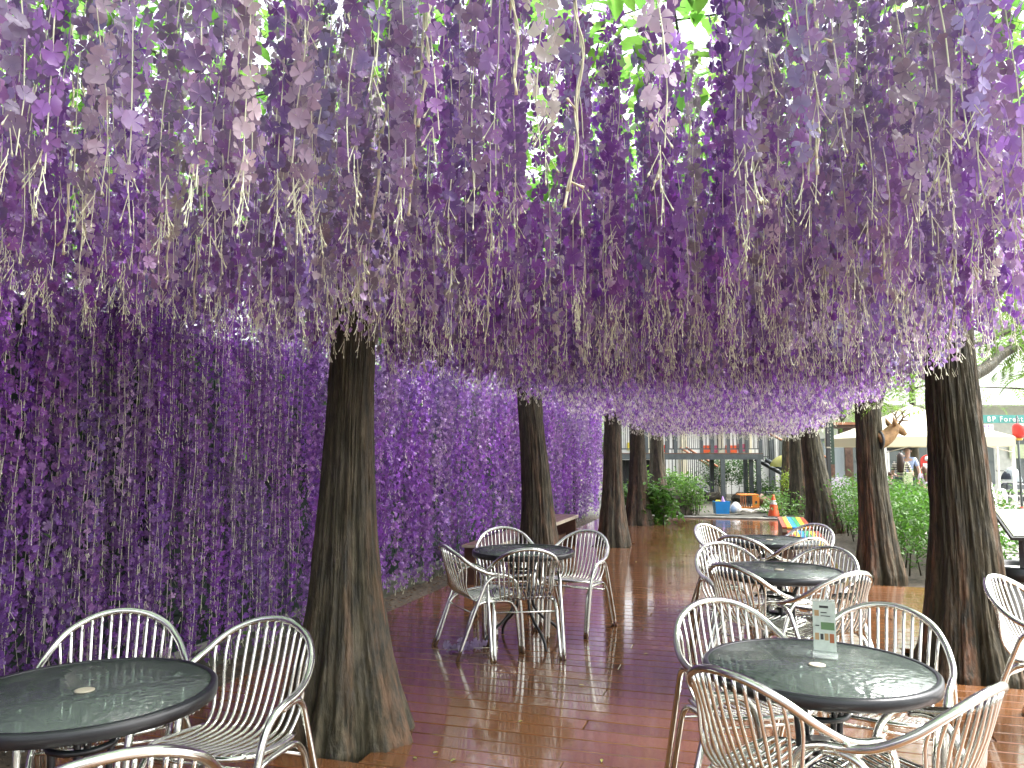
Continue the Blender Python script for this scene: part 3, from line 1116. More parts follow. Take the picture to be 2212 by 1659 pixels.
# flower wall: rows of garlands hung one above another on the fence side
yy = -7.5  # unseen stretch behind the camera added to hold back light
while yy < 19.6:
    for tier, zt in enumerate((2.98, 2.92, 2.72, 2.45, 2.08, 1.68, 1.28, 0.86)):
        y_ = yy + rnd.uniform(-.05, .05)
        x = -3.62 + rnd.uniform(-.12, .09)
        zt_ = min(2.98, zt + rnd.uniform(-0.16, 0.12)) + (0.10 * noise.noise((y_ * 0.7, 0, 7)) if tier == 0 else 0)
        tip = max(-0.06 + rnd.uniform(0, 0.12), zt_ - rnd.uniform(0.6, 0.9) - (0.1 if tier == 7 else 0))
        L = zt_ - tip
        if y_ > 4.5 and tier == 0:
            continue
        if noise.noise((y_ * 1.7, zt * 2.0, 12)) < -0.6:
            continue
        li = min(range(8), key=lambda q: abs(LENS[q] - L) + rnd.uniform(0, 0.05))
        fade = min(1, max(0, 0.16 + 0.5 * noise.noise((y_ * 1.2, zt, 6)) + rnd.uniform(-.12, .2) ))
        strands.append((x, y_, zt_, li, rnd.uniform(0, 6.28), strand_color(fade, rnd), fade, 1, L / LENS[li]))
    yy += ((0.033 if yy < 4.6 else 0.042) if yy < 9.5 else 0.066) if yy > 0.6 else 0.22

# those that show largest become single things; the others one mass
mid = np.array([(s[0], s[1], s[2] - 0.45) for s in strands])
tipp = np.array([(s[0], s[1], s[2] - LENS[s[3]] * s[8]) for s in strands])
pxm, pym, dm = project(mid)
pxt, pyt, dt = project(tipp)
infr = (pxt > 20) & (pxt < 2190) & (pyt > 30) & (dm > 0.3)
order = sorted([i for i in range(len(strands)) if infr[i]], key=lambda i: dm[i])
sel_c = [i for i in order if not strands[i][7]][:205]
sel_w = [i for i in order if strands[i][7]][:80]
sel = set(sel_c) | set(sel_w)


def where(x, y_):
    spots = (((-2.07, 2.0), 'above the empty table'), ((0.24, 3.0), 'above the menu table'), ((tpos['L1'][0], tpos['L1'][1]), 'beside the large fluted trunk'),
             ((tpos['R1'][0], tpos['R1'][1]), 'beside the thick limbed trunk'), ((-1.0, 2.2), 'above the open aisle'), ((-3.0, 3.6), 'near the flower wall'))
    return min(spots, key=lambda q_: (q_[0][0] - x) ** 2 + (q_[0][1] - y_) ** 2)[1]


def fade_label(f, wall, x, y_, L):
    if wall:
        n_ = 'deep violet' if f < 0.16 else ('dull purple' if f < 0.3 else 'greyed lilac')
        z_ = 'behind the empty table' if y_ < 3.1 else ('left of the large fluted trunk' if y_ < 4.4 else 'beyond the large fluted trunk')
        return f'{n_} artificial wisteria garland on the flower wall {z_}', f'{n_} wall garlands {z_}'
    n_ = 'bright purple' if f < 0.3 else ('dusty mauve' if f < 0.62 else 'sun-bleached grey-beige')
    l_ = 'long' if L > 0.72 else 'short'
    w_ = where(x, y_)
    return f'{l_} {n_} wisteria garland hanging from the netting {w_}', f'{l_} {n_} garlands {w_}'


for i in sorted(sel):
    x, y_, zt, li, rz, c_, fade, wall, sc = strands[i]
    lab, grp = fade_label(fade, wall, x, y_, LENS[li] * sc)
    t = thing('wisteria_garland', lab, 'flower garland', (x, y_, zt), rz, grp)
    t.scale = (1, 1, sc)
    mkobj('stem', LAY[li]['stem'], t)
    mkobj('bud_spray', LAY[li]['buds'], t)
    rr = random.Random(i)
    for q, (p, nrm, s_, roll) in enumerate(LAY[li]['fl']):
        if rr.random() < 0.06:
            continue
        o = bpy.data.objects.new('flower', FLM[(q + i) % 4])
        col.objects.link(o)
        o.parent = t
        o.location = (p.x * 1.4, p.y * 1.4, p.z) if wall else p
        o.rotation_mode = 'QUATERNION'
        o.rotation_quaternion = basis(nrm, roll + rr.uniform(-.6, .6))
        s2 = s_ * rr.uniform(0.88, 1.15) * (0.92 if wall else 1.0)
        o.scale = (s2, s2, s2)
        cc = c_ * rr.uniform(0.75, 1.25)
        o.color = (*cc, 1)

# bare twisted vines among the near garlands
tw_group = 'bare twisted vines under the netting'
for k in range(46):
    for _ in range(60):
        x, y_ = rnd.uniform(-2.2, 1.2), rnd.uniform(1.4, 5.2)
        zt = NETZ + net_z(x, y_) - rnd.uniform(0, 0.12)
        li = rnd.randint(0, 3)
        qx, qy, qd = project(np.array((x, y_, zt - 0.5)))
        if qd > 1.4 and 0 < qx < 2212 and qy > 0:
            break
    t = mkobj('twisted_vine', TWM[li], None, (x, y_, zt), rnd.uniform(0, 6.28))
    tag(t, 'bare cream-coloured twisted vine dangling from the overhead netting', 'vine', tw_group)


def mass(idx, name, label, cat, cut):
    VV, FF, CC, EE = [], [], [], []
    SV, SF = [], []
    off = so = 0
    for i in idx:
        x, y_, zt, li, rz, c_, fade, wall, sc = strands[i]
        lay = LAY[li]
        d_ = dm[i] if dm[i] > 0.3 else 20.0
        ca, sa = math.cos(rz), math.sin(rz)
        Rz = np.array(((ca, -sa, 0), (sa, ca, 0), (0, 0, 1.0)))
        tv, tf_, te = MID if (d_ < cut and not wall) else LO
        fp = lay['fp'] * np.array((1, 1, sc))
        fm = lay['fm']
        grow = 1.0
        if d_ > cut * (1.25 if wall else 1.0):
            fp, fm = fp[::2], fm[::2]
            grow = 1.32
            if d_ > 10 and not wall:
                k3 = rng.random(len(fp)) < 0.66
                fp, fm = fp[k3], fm[k3]
                grow = 1.5
        if wall:
            grow *= 0.98
            fp = fp * np.array((1.4, 1.4, 1))
        n_ = len(fp)
        loc = fp @ Rz.T + np.array((x, y_, zt)) + rng.normal(0, 0.006, (n_, 3))
        mats_ = np.einsum('ij,njk->nik', Rz, fm) * (grow * rng.uniform(0.85, 1.15, n_))[:, None, None]
        cols_ = np.clip(c_[None] * rng.uniform(0.72, 1.28, (n_, 1)), 0, 1)
        V, F, C, E = scatter(tv, tf_, mats_, loc, cols_, te)
        VV.append(V)
        FF.append(F + off)
        CC.append(C)
        EE.append(E)
        off += len(V)
        bv, bf = (lay['bV'], lay['bF']) if d_ < 4.0 else ((lay['lowV'], lay['lowF']) if d_ < 6.5 else (lay['tV'], lay['tF']))
        sv = (bv * np.array((1, 1, sc))) @ Rz.T + np.array((x, y_, zt))
        SV.append(sv)
        SF.append(bf + so)
        so += len(sv)
    t = thing(name, label, cat)
    t['kind'] = 'stuff'
    o = mkobj('flowers', raw_mesh('flowers', np.concatenate(VV), np.concatenate(FF), [M['petal_m']], False, {'rad': np.concatenate(EE)}, np.concatenate(CC)), t)
    o['kind'] = 'stuff'
    o = mkobj('stems_and_buds', raw_mesh('stems_and_buds', np.concatenate(SV), np.concatenate(SF), [M['stem']]), t)
    o['kind'] = 'stuff'


rest_c = [i for i in range(len(strands)) if i not in sel and not strands[i][7]]
rest_w = [i for i in range(len(strands)) if i not in sel and strands[i][7]]
mass(rest_c, 'wisteria_canopy', 'dense purple mass of artificial wisteria hanging under the netting along the deck', 'wisteria', 6.5)
mass(rest_w, 'wisteria_wall', 'wall of violet artificial wisteria covering the screen fence', 'wisteria', 6.0)
# green sprigs in the flower wall
n = 2600
loc = np.stack([-3.7 + rng.uniform(-.12, .14, n), rng.uniform(-0.5, 19.4, n), np.where(rng.random(n) < 0.5, rng.uniform(2.4, 2.95, n), rng.uniform(0.05, 2.7, n))], 1)
cl_ = np.array([noise.noise((0, a * 1.1, b_ * 1.6)) for _, a, b_ in loc])
loc = loc[cl_ > 0.12]
sg = mkobj('wall_greenery', foliage_mesh('wall_greenery', loc, 0.075, (0.06, 0.16, 0.03), (LEAF_V, LEAF_F), (-0.2, 1.3)))
tag(sg, 'green leaf sprigs showing between the garlands of the flower wall', 'leaves', None, 'stuff')
# twiggy litter of the mulch bed
n = 2200
loc = np.stack([rng.uniform(-3.72, -3.26, n), rng.uniform(0, 18, n), rng.uniform(-0.035, 0.0, n)], 1)
lt = mkobj('leaf_litter', foliage_mesh('leaf_litter', loc, 0.035, (0.10, 0.065, 0.035), tilt=(-0.3, 0.3), yel=0.1))
tag(lt, 'brown leaf litter on the mulch strip beside the flower wall', 'litter', None, 'stuff')

exec_marker = True
# ------------------------------------------------------------------ chairs
HOOP = [(.25, .27, 0), (.262, .245, .28), (.272, .215, .47), (.28, .17, .553), (.286, .10, .588), (.286, .02, .60), (.276, -.07, .625), (.245, -.165, .68), (.19, -.235, .742), (.10, -.28, .786), (0, -.295, .80)]


def mirror(p):
    return (-p[0], p[1], p[2])


def make_chair():
    t = thing('armchair', 'x', 'chair')
    path = spline(HOOP + [mirror(p) for p in HOOP[-2::-1]], 5)
    mk = MB().tube(path, 0.0145, 10)
    mk.obj('hoop_frame', M['alu'], t)
    half = path[:len(path) // 2 + 1]
    for sgn in (1, -1):
        rl = [(.282, .10, .572), (.284, .03, .582), (.281, -.035, .555), (.276, -.09, .45), (.266, -.27, 0)]
        MB().tube(spline([(sgn * p[0], p[1], p[2]) for p in rl], 5), 0.0130, 10).obj('rear_leg', M['alu'], t)
        iu = [(.225, .255, 0), (.23, .222, .28), (.232, .195, .355), (.233, .14, .392), (.233, 0, .396), (.233, -.08, .388), (.235, -.135, .34), (.237, -.165, .26), (.242, -.255, 0)]
        MB().tube(spline([(sgn * p[0], p[1], p[2]) for p in iu], 5), 0.0130, 10).obj('inner_leg_frame', M['alu'], t)
    rim = [(.205, -.12, .405), (.222, 0, .412), (.222, .12, .425), (.20, .195, .434), (.14, .238, .437), (0, .25, .437)]
    MB().tube(spline(rim + [mirror(p) for p in rim[-2::-1]], 4), 0.010, 8).obj('seat_rim', M['alu'], t)
    for (y_, z_) in ((.16, .375), (-.145, .325)):
        MB().tube([(-.233, y_, z_), (.233, y_, z_)], 0.007, 8).obj('crossbar', M['alu'], t)
    for i in range(-6, 7):
        xt, xb = i * .0365, i * .0315
        hp = min([p for p in half if p.z > 0.6], key=lambda p: abs(p.x - abs(xt)))
        q = [p for p in half if p.z > 0.6]
        for a, b_ in zip(q[:-1], q[1:]):
            if min(a.x, b_.x) <= abs(xt) <= max(a.x, b_.x) and abs(a.x - b_.x) > 1e-6:
                k_ = (abs(xt) - a.x) / (b_.x - a.x)
                hp = a.lerp(b_, k_)
        yf = .248 - (abs(xb) / .2) ** 4 * .05
        bow = 0.018 * (1 - (i / 6) ** 2)
        pts = [(xt, hp.y, hp.z), (xt * .72 + xb * .28, -.235 - bow + (abs(i) / 6) ** 2 * .055, .64), (xt * .3 + xb * .7, -.175 - bow, .50), (xb, -.135 - bow * .5, .43), (xb, -.08, .404), (xb, .06, .410), (xb, yf - .05, .436), (xb, yf, .440)]
        MB().tube(spline(pts, 3), 0.0070, 6).obj('slat', M['alu'], t)
    return t


chair0 = make_chair()
chair_used = [False]


def place_chair(pxy, target, label, group, jit=0.0):
    b_ = G(pxy[0], pxy[1], 0.80)
    tv = Vector((target[0], target[1], 0))
    d_ = (tv - Vector((b_.x, b_.y, 0)))
    if d_.length < 0.56:
        b_ = b_ - d_.normalized() * (0.56 - d_.length)
    ang = math.atan2(-d_.x, d_.y) + jit
    f = Vector((-math.sin(ang), math.cos(ang), 0))
    loc = Vector((b_.x, b_.y, 0)) + f * 0.295
    if not chair_used[0]:
        t = chair0
        chair_used[0] = True
    else:
        t = copy_tree(chair0)
    t.location = (loc.x, loc.y, 0.001)
    t.rotation_euler = (0, 0, ang)
    tag(t, label, 'chair', group)
    return t


def make_table():
    t = thing('bistro_table', 'x', 'table')
    Rr = 0.405
    MB().lathe([(0.0, .712), (Rr - .013, .712), (Rr - .013, .7185), (0.0, .7185)], 64).obj('glass_top', M['glass'], t)
    prof = [(Rr - .012, .682), (Rr - .004, .677), (Rr + .004, .680), (Rr + .006, .700), (Rr + .005, .716), (Rr - .002, .7225), (Rr - .014, .7215), (Rr - .016, .7205), (Rr - .0135, .711), (Rr - .012, .682)]
    V, F = [], []
    n = 72
    for (r_, z) in prof[:-1]:
        for k in range(n):
            a = 2 * math.pi * k / n
            V.append((r_ * math.cos(a), r_ * math.sin(a), z))
    m_ = len(prof) - 1
    for i in range(m_):
        for k in range(n):
            F.append((i * n + k, i * n + (k + 1) % n, ((i + 1) % m_) * n + (k + 1) % n, ((i + 1) % m_) * n + k))
    MB().add(V, F, 0, True).obj('rim', M['blackmetal'], t)
    MB().lathe([(0.0, .7188), (0.03, .7188), (0.03, .7225), (0.026, .7235), (0.0, .7235)], 24).obj('plug', M['palewood'], t)
    for k in range(4):
        a = k * math.pi / 2 + 0.6
        c_, s_ = math.cos(a), math.sin(a)
        pts = [(0.37, .690), (0.30, .685), (0.17, .665), (0.105, .60), (0.085, .50), (0.085, .36), (0.105, .26), (0.19, .17), (0.28, .11), (0.335, .05), (0.35, .0)]
        MB().tube(spline([(r_ * c_, r_ * s_, z) for r_, z in pts], 4), 0.0115, 8).obj('leg', M['blackmetal'], t)
        MB().box(0.03, 0.39, -0.014, 0.014, .6965, .7105, M=Matrix.Rotation(a, 4, 'Z')).obj('support_arm', M['blackmetal'], t)
    V = spline([(0.10 * math.cos(q * math.pi / 4), 0.10 * math.sin(q * math.pi / 4), .555) for q in range(8)], 3, True)
    MB().tube(V, 0.011, 8, closed=True).obj('leg_ring', M['blackmetal'], t)
    MB().lathe([(0.0, .42), (0.078, .42), (0.078, .445), (0.0, .445)], 24).obj('leg_plate', M['blackmetal'], t)
    # rain drops clinging under the rim
    db = MB()
    for q in range(150):
        a = random.uniform(0, 6.28)
        rr_ = random.uniform(.0018, .0034)
        db.lathe([(0.0004, -rr_ * 1.3), (rr_, -rr_ * .3), (rr_ * .7, rr_ * .6), (0.0004, rr_)], 6, 0, (Rr * math.cos(a), Rr * math.sin(a), .6765))
    o = db.obj('rain_drops', M['acrylic'], t)
    o['kind'] = 'stuff'
    return t


def tblpos(px, py):
    return G(px, py, 0.72)


TB = {'L1': tblpos(183, 1492), 'M': tblpos(1130, 1188), 'T1': tblpos(1765, 1437), 'T2': tblpos(1683, 1231), 'T3': tblpos(1662, 1166)}
tl = {'L1': 'empty round pebbled glass table near the foot of the large fluted trunk', 'M': 'round pebbled glass table ringed by four chairs in front of the flower wall',
      'T1': 'round pebbled glass table with a clear menu stand on it', 'T2': 'round pebbled glass table standing between the menu table and the farther table', 'T3': 'round pebbled glass table closest to the rainbow benches'}
table0 = make_table()
for i, (k, p) in enumerate(TB.items()):
    t = table0 if i == 0 else copy_tree(table0)
    t.location = (p.x, p.y, 0.001)
    t.rotation_euler = (0, 0, {'L1': 0.35, 'M': 0.2, 'T1': -0.1, 'T2': 1.0, 'T3': 2.0}[k])
    tag(t, tl[k], 'table', 'round bistro tables')

CG = 'aluminium armchairs around the bistro tables'
A_ = 'aluminium slatted armchair '
for pxy, tb, lab, j in (
        ((262, 1320), 'L1', A_ + 'with its back to the flower wall at the empty table', 0.0),
        ((596, 1337), 'L1', A_ + 'right beside the foot of the large fluted trunk', 0.25),
        ((255, 1633), 'L1', A_ + 'at the empty table, facing the flower wall', 0.0),
        ((955, 1178), 'M', A_ + 'of the ring of four, above the fallen purple sprig', -0.1),
        ((1085, 1140), 'M', A_ + 'of the ring of four, in front of the brown bench', 0.0),
        ((1272, 1147), 'M', A_ + 'of the ring of four, farthest from the flower wall', 0.15),
        ((1143, 1187), 'M', A_ + 'of the ring of four, facing the dark trunk', 0.1),
        ((1540, 1297), 'T1', A_ + 'at the menu table, back to the aisle, facing the thick limbed trunk', 0.0),
        ((1560, 1452), 'T1', A_ + 'at the menu table, facing the hedge from the aisle corner', -0.1),
        ((1915, 1307), 'T1', A_ + 'at the menu table, standing beside the foot of the thick limbed trunk', 0.1),
        ((2150, 1489), 'T1', A_ + 'at the menu table, opposite the aisle, back to the plaza', 0.15),
        ((1551, 1173), 'T2', A_ + 'at the middle table of the row, aisle side, facing the menu table', 0.0),
        ((1795, 1183), 'T2', A_ + 'at the middle table of the row, hedge side, facing the menu table', 0.0),
        ((1570, 1220), 'T2', A_ + 'at the middle table of the row, aisle side, facing the rainbow benches', -0.1),
        ((1850, 1238), 'T2', A_ + 'at the middle table of the row, hedge side, facing the rainbow benches', 0.1),
        ((1514, 1133), 'T3', A_ + 'at the rainbow bench table, aisle side, facing the menu table', 0.1),
        ((1765, 1133), 'T3', A_ + 'standing right in front of the rainbow benches', -0.1),
        ((1588, 1159), 'T3', A_ + 'at the rainbow bench table, aisle side, facing the benches', 0.0),
        ((1755, 1164), 'T3', A_ + 'at the rainbow bench table, hedge side, facing the benches', 0.1)):
    place_chair(pxy, (TB[tb].x, TB[tb].y), lab, CG, j)
bp = G(2140, 1245, 0.8)
place_chair((2140, 1245), (bp.x + 1.0, bp.y - 0.75), A_ + 'standing alone in front of the thick limbed trunk', CG)

# ------------------------------------------------------------------ menu stand
p = D(1782, 1400, 2.9)
p = G(1783, 1418, 0.7225)
ms = thing('menu_stand', 'clear acrylic menu stand with a printed food card on the glass table', 'menu stand', (p.x, p.y, 0.7235), TH + R(-24))
MB().box(-0.045, 0.045, -0.04, 0.04, 0.0, 0.003).obj('base', M['acrylic'], ms)
MB().box(-0.042, 0.042, -0.0015, 0.0015, 0.003, 0.215).obj('holder', M['acrylic'], ms)
MB().box(-0.040, 0.040, -0.0035, -0.0018, 0.02, 0.205).obj('card', M['paper'], ms)
card = ms.children[2]
MB().box(-0.040, 0.040, -0.006, 0.008, 0.2055, 0.2095).obj('holder_fold', M['acrylic'], ms)
for (x0, x1, z0, z1, mm) in ((-.016, .016, .181, .190, 'ink'), (-.034, -.018, .150, .172, 'foodtan'), (-.012, .010, .162, .166, 'ink'), (-.012, .022, .150, .153, 'ink'), (-.012, .036, .100, .128, 'menugreen'),
                             (-.032, -.018, .112, .116, 'ink'), (-.034, -.020, .060, .086, 'foodtan'), (-.015, -.004, .062, .084, 'ink'), (.000, .014, .060, .086, 'foodtan'), (.018, .034, .052, .086, 'foodred')):
    MB().box(x0, x1, -0.0041, -0.0036, z0, z1).obj('print', M[mm], card)

# fallen sprig on the deck
p = G(1005, 1408, 0.0)
sp_ = thing('fallen_sprig', 'pale purple artificial sprig lying on the wet deck under a chair', 'sprig', (p.x, p.y, 0.02), TH + 0.25)
MB().tube([(-.14, 0, 0), (0, .012, .004), (.16, 0, .0), (.26, .02, -.005)], 0.002, 6).obj('stem', M['stem'], sp_)
rr = random.Random(5)
for k in range(16):
    o = mkobj('flower', FLM[k % 4], sp_, (-.14 + k * .019, rr.uniform(-.045, .045), rr.uniform(0.005, .05)))
    o.rotation_euler = (rr.uniform(-1, 1), rr.uniform(-1, 1), rr.uniform(0, 6))
    o.scale = (.034,) * 3
    o.color = (0.50, 0.42, 0.62, 1)
# small litter
lf = raw_mesh('fallen_leaf', LEAF_V * 0.035, LEAF_F, [leafy('fallen_leaf', (0.28, 0.30, 0.08), 0.2)])
for k, (a, b_) in enumerate(((1372, 1213), (1400, 1412), (935, 1628), (1120, 1560), (985, 1700 - 60), (1300, 1640), (1250, 1480), (900, 1640), (1490, 1135), (1510, 1136))):
    p = G(a, b_, 0.004)
    o = mkobj('fallen_leaf', lf, None, (p.x, p.y, 0.006), random.uniform(0, 6))
    tag(o, 'small yellow-green leaf lying on the wet deck', 'leaf', 'fallen leaves on the deck')

# ------------------------------------------------------------------ rainbow benches
def rainbow_bench(loc, L, lab):
    t = thing('rainbow_bench', lab, 'bench', loc, 0, 'rainbow slatted benches')
    for i, c_ in enumerate(('rb_rust', 'rb_yellow', 'rb_blue', 'rb_green', 'rb_yellow', 'rb_rust')):
        x0 = -0.21 + i * 0.07
        MB().box(x0 + .002, x0 + .068, -L / 2, L / 2, 0.395, 0.42, ch=0.003).obj('slat', M[c_], t)
    for y_ in (-L / 2 + .02, L / 2 - .02):
        MB().box(-.205, .205, y_ - .012, y_ + .012, 0.345, 0.392).obj('end_rail', M['palewood'], t)
        for q in range(4):
            MB().box(-.20 + q * .102, -.104 + q * .102, y_ - .016, y_ + .016, 0.0, 0.343).obj('end_board', M['wood'], t)
    for sgn in (-1, 1):
        for q in range(int(L / 0.12)):
            y0 = -L / 2 + .05 + q * .118
            MB().box(sgn * .198 - .009, sgn * .198 + .009, y0, y0 + .11, 0.01, 0.39).obj('side_board', M['wood'], t)
    return t


rainbow_bench((0.66, 13.0, 0), 1.9, 'rainbow painted slatted bench nearer the traffic cone')
rainbow_bench((0.70, 10.6, 0), 1.9, 'rainbow painted slatted bench right behind the chairs')


def brown_bench(loc, L, H, lab):
    t = thing('wooden_bench', lab, 'bench', loc, 0, 'brown wooden benches by the flower wall')
    for i in range(3):
        MB().box(-.19 + i * .128, -.066 + i * .128, -L / 2, L / 2, H - .03, H, ch=.003).obj('seat_board', M['wood'], t)
    MB().box(.195, .207, -L / 2, L / 2, H - .05, H - .003).obj('side_trim', M['palewood'], t)
    for y_ in (-L / 2, L / 2):
        s_ = 1 if y_ > 0 else -1
        MB().box(-.19, .19, y_ + s_ * .002, y_ + s_ * .014, H - .03, H - .003).obj('end_trim', M['palewood'], t)
    for y_ in (-L / 2 + .08, L / 2 - .08):
        MB().box(-.18, .18, y_ - .03, y_ + .03, 0, H - .032).obj('leg_panel', M['wood'], t)
    MB().box(-.02, .02, -L / 2 + .11, L / 2 - .11, .12, .18).obj('stretcher', M['wood'], t)
    return t


brown_bench((-3.0 + .03, 9.35, 0), 1.9, .45, 'brown wooden bench by the flower wall behind the ring of four chairs')
brown_bench((-2.98 + .03, 11.75, 0), 2.1, .47, 'brown wooden bench by the flower wall, half hidden by the dark trunk')

# ------------------------------------------------------------------ hedge and shrubs
def shrub(name, label, cat, loc, box, nclump, per, spread, leaf, base, group=None, stems=True, tmpl=(LEAF_V, LEAF_F)):
    t = thing(name, label, cat, loc, 0, group)
    pts = clumps(nclump, per, box, spread)
    pts[:, 2] = np.clip(pts[:, 2], 0.06, None)
    mkobj('foliage', foliage_mesh('foliage', pts, leaf, base, tmpl, (-0.6, 1.0)), t)
    if stems:
        for _ in range(max(6, nclump // 14)):
            sb = MB()
            x_, y_ = random.uniform(box[0], box[1]) * .85, random.uniform(box[2], box[3])
            zt = random.uniform(box[4], box[5])
            sb.tube([(x_ * .8, y_, -.1), (x_ * .9 + random.uniform(-.05, .05), y_ + random.uniform(-.05, .05), zt * .5), (x_ + random.uniform(-.1, .1), y_ + random.uniform(-.1, .1), zt)], [.012, .009, .004], 5)
            sb.obj('stem', M['bark'], t)
    return t


shrub('clipped_hedge', 'long bright green clipped hedge between the trunks and the plaza', 'hedge', (2.05, 13.9, 0), (-.40, 1.15, -3.2, 4.2, .14, .92), 1000, 17, (.11, .11, .09), .062, (.06, .165, .022))
shrub('leafy_shrub', 'bushy green shrub with drooping large leaves at the foot of a trunk', 'shrub', (D(1415, 1110, 16.6).x, D(1415, 1110, 16.6).y, 0), (-.25, .35, -.2, .3, .1, .75), 46, 16, (.13, .13, .12), .14, (.075, .20, .03))
q = D(1493, 1070, 19.3)
shrub('leafy_shrub', 'rounded light green shrub beside the brown boulder', 'shrub', (q.x, q.y, 0), (-.25, .25, -.2, .2, .15, .85), 60, 18, (.11, .11, .10), .075, (.09, .21, .035))
q = D(1450, 1050, 20.5)
shrub('leafy_shrub', 'broad leafy shrub growing over the brown boulder', 'shrub', (q.x, q.y, 0), (-.75, .5, -.2, .3, .3, .95), 70, 16, (.13, .13, .10), .11, (.085, .20, .035))
q = D(1345, 1085, 17.5)
shrub('leafy_shrub', 'small shrub squeezed between the last trunks by the flower wall', 'shrub', (q.x, q.y, 0), (-.25, .3, -.2, .2, .2, .8), 34, 14, (.12, .12, .10), .12, (.07, .18, .03))
q = D(1575, 1040, 25.5)
t = shrub('garden_tree', 'dark green garden shrub tree under the steel platform', 'shrub', (q.x, q.y, 0), (-.85, .75, -.3, .3, .55, 1.25), 150, 16, (.16, .16, .13), .085, (.045, .115, .03))
q = D(1655, 1060, 23.0)
shrub('leafy_shrub', 'low green shrub beside the steel platform post', 'shrub', (q.x, q.y, 0), (-.45, .3, -.2, .2, .2, .7), 55, 16, (.12, .12, .1), .08, (.055, .14, .03))
q = D(1712, 1085, 19.5)
shrub('ground_shrub', 'low spreading green shrub around the slim trunks behind the cone', 'shrub', (q.x, q.y, 0), (-.6, .75, -1.6, .9, .05, .45), 120, 16, (.14, .16, .09), .08, (.07, .17, .03))
q = D(1720, 1045, 21.0)
shrub('leafy_shrub', 'yellow-green shrub beside the plastic sheet', 'shrub', (q.x, q.y, 0), (-.3, .25, -.2, .2, .55, .95), 50, 14, (.1, .1, .09), .07, (.16, .26, .03))

# ------------------------------------------------------------------ rocks, bin, crate, cone
def rock(name, label, loc, size, mat, seed, group=None):
    V, F = [], []
    n1, n2 = 14, 9
    for j in range(n2 + 1):
        a = math.pi * j / n2
        for i in range(n1):
            b_ = 2 * math.pi * i / n1
            v_ = Vector((math.sin(a) * math.cos(b_), math.sin(a) * math.sin(b_), math.cos(a)))
            k_ = 1 + 0.32 * noise.noise(v_ * 1.6 + Vector((seed, 0, 0))) + 0.12 * noise.noise(v_ * 4 + Vector((0, seed, 0)))
            v_ = v_ * k_
            V.append((v_.x * size[0], v_.y * size[1], max(-.35, v_.z) * size[2]))
    for j in range(n2):
        for i in range(n1):
            F.append((j * n1 + i, j * n1 + (i + 1) % n1, (j + 1) * n1 + (i + 1) % n1, (j + 1) * n1 + i)[::-1])
    o = mkobj(name, raw_mesh(name, V, F, [mat], False), None, loc)
    return tag(o, label, 'rock', group)


q = D(1460, 1085, 19.6)
rock('boulder', 'big brown boulder between the shrubs past the deck', (q.x, q.y, 0.1), (.42, .38, .48), M['rock'], 4)
for k, (a, b_, s_) in enumerate(((1628, 1104, .22), (1665, 1105, .20), (1690, 1104, .26), (1598, 1103, .16))):
    q = D(a - 20, b_, 19.6 + .15 * k)
    rock('flat_stone', 'flat pale stone lying on the gravel past the deck', (q.x, q.y, 0.03), (s_, s_ * .7, .07), M['palerock'], 10 + k, 'flat stones past the deck')
for k, (a, b_, d_) in enumerate(((1545, 1050, 24.0), (1600, 1058, 23.6), (1625, 1062, 23.2))):
    q = D(a, b_, d_)
    rock('rubble_stone', 'dark garden stone in the shade under the platform', (q.x, q.y, 0.1), (.3, .25, .2), M['rock'], 20 + k, 'stones under the platform')

q = G(1558, 1113, 0.0)
q = D(1558, 1090, 19.3)
bn = thing('toy_bin', 'bright blue plastic bin full of toys at the end of the deck', 'bin', (q.x, q.y, 0.0), TH)
V = [(-.16, -.13, 0), (.16, -.13, 0), (.16, .13, 0), (-.16, .13, 0), (-.185, -.15, .30), (.185, -.15, .30), (.185, .15, .30), (-.185, .15, .30), (-.17, -.135, .30), (.17, -.135, .30), (.17, .135, .30), (-.17, .135, .30), (-.15, -.12, .03), (.15, -.12, .03), (.15, .12, .03), (-.15, .12, .03)]
F = [(0, 3, 2, 1), (0, 1, 5, 4), (1, 2, 6, 5), (2, 3, 7, 6), (3, 0, 4, 7), (4, 5, 9, 8), (5, 6, 10, 9), (6, 7, 11, 10), (7, 4, 8, 11), (8, 9, 13, 12), (9, 10, 14, 13), (10, 11, 15, 14), (11, 8, 12, 15), (12, 13, 14, 15)]
MB().add(V, F).obj('bin_body', M['blue'], bn)
for (x_, mm, nm2, lab) in ((-.08, 'yellow', 'toy_block', 'yellow toy sticking out of the blue bin'), (.04, 'lilac', 'toy_cone', 'lilac pointed toy sticking out of the blue bin')):
    if mm == 'yellow':
        me = MB().box(-.06, .06, -.05, .05, 0, .10, ch=.015).mesh(nm2, M[mm])
    else:
        me = MB().lathe([(.07, 0), (.05, .08), (.02, .16), (.004, .2)], 14).mesh(nm2, M[mm])
    pp = Vector((q.x, q.y, .23)) + RGT * x_
    o = mkobj(nm2, me, None, pp)
    tag(o, lab, 'toy')
q2 = D(1600, 1095, 19.5)
tag(mkobj('white_sack', MB().lathe([(.10, 0), (.14, .06), (.13, .16), (.07, .24), (.02, .27)], 16).mesh('white_sack', M['whitecloth']), None, (q2.x - .12, q2.y, 0.0)), 'small white sack leaning beside the blue bin', 'sack')
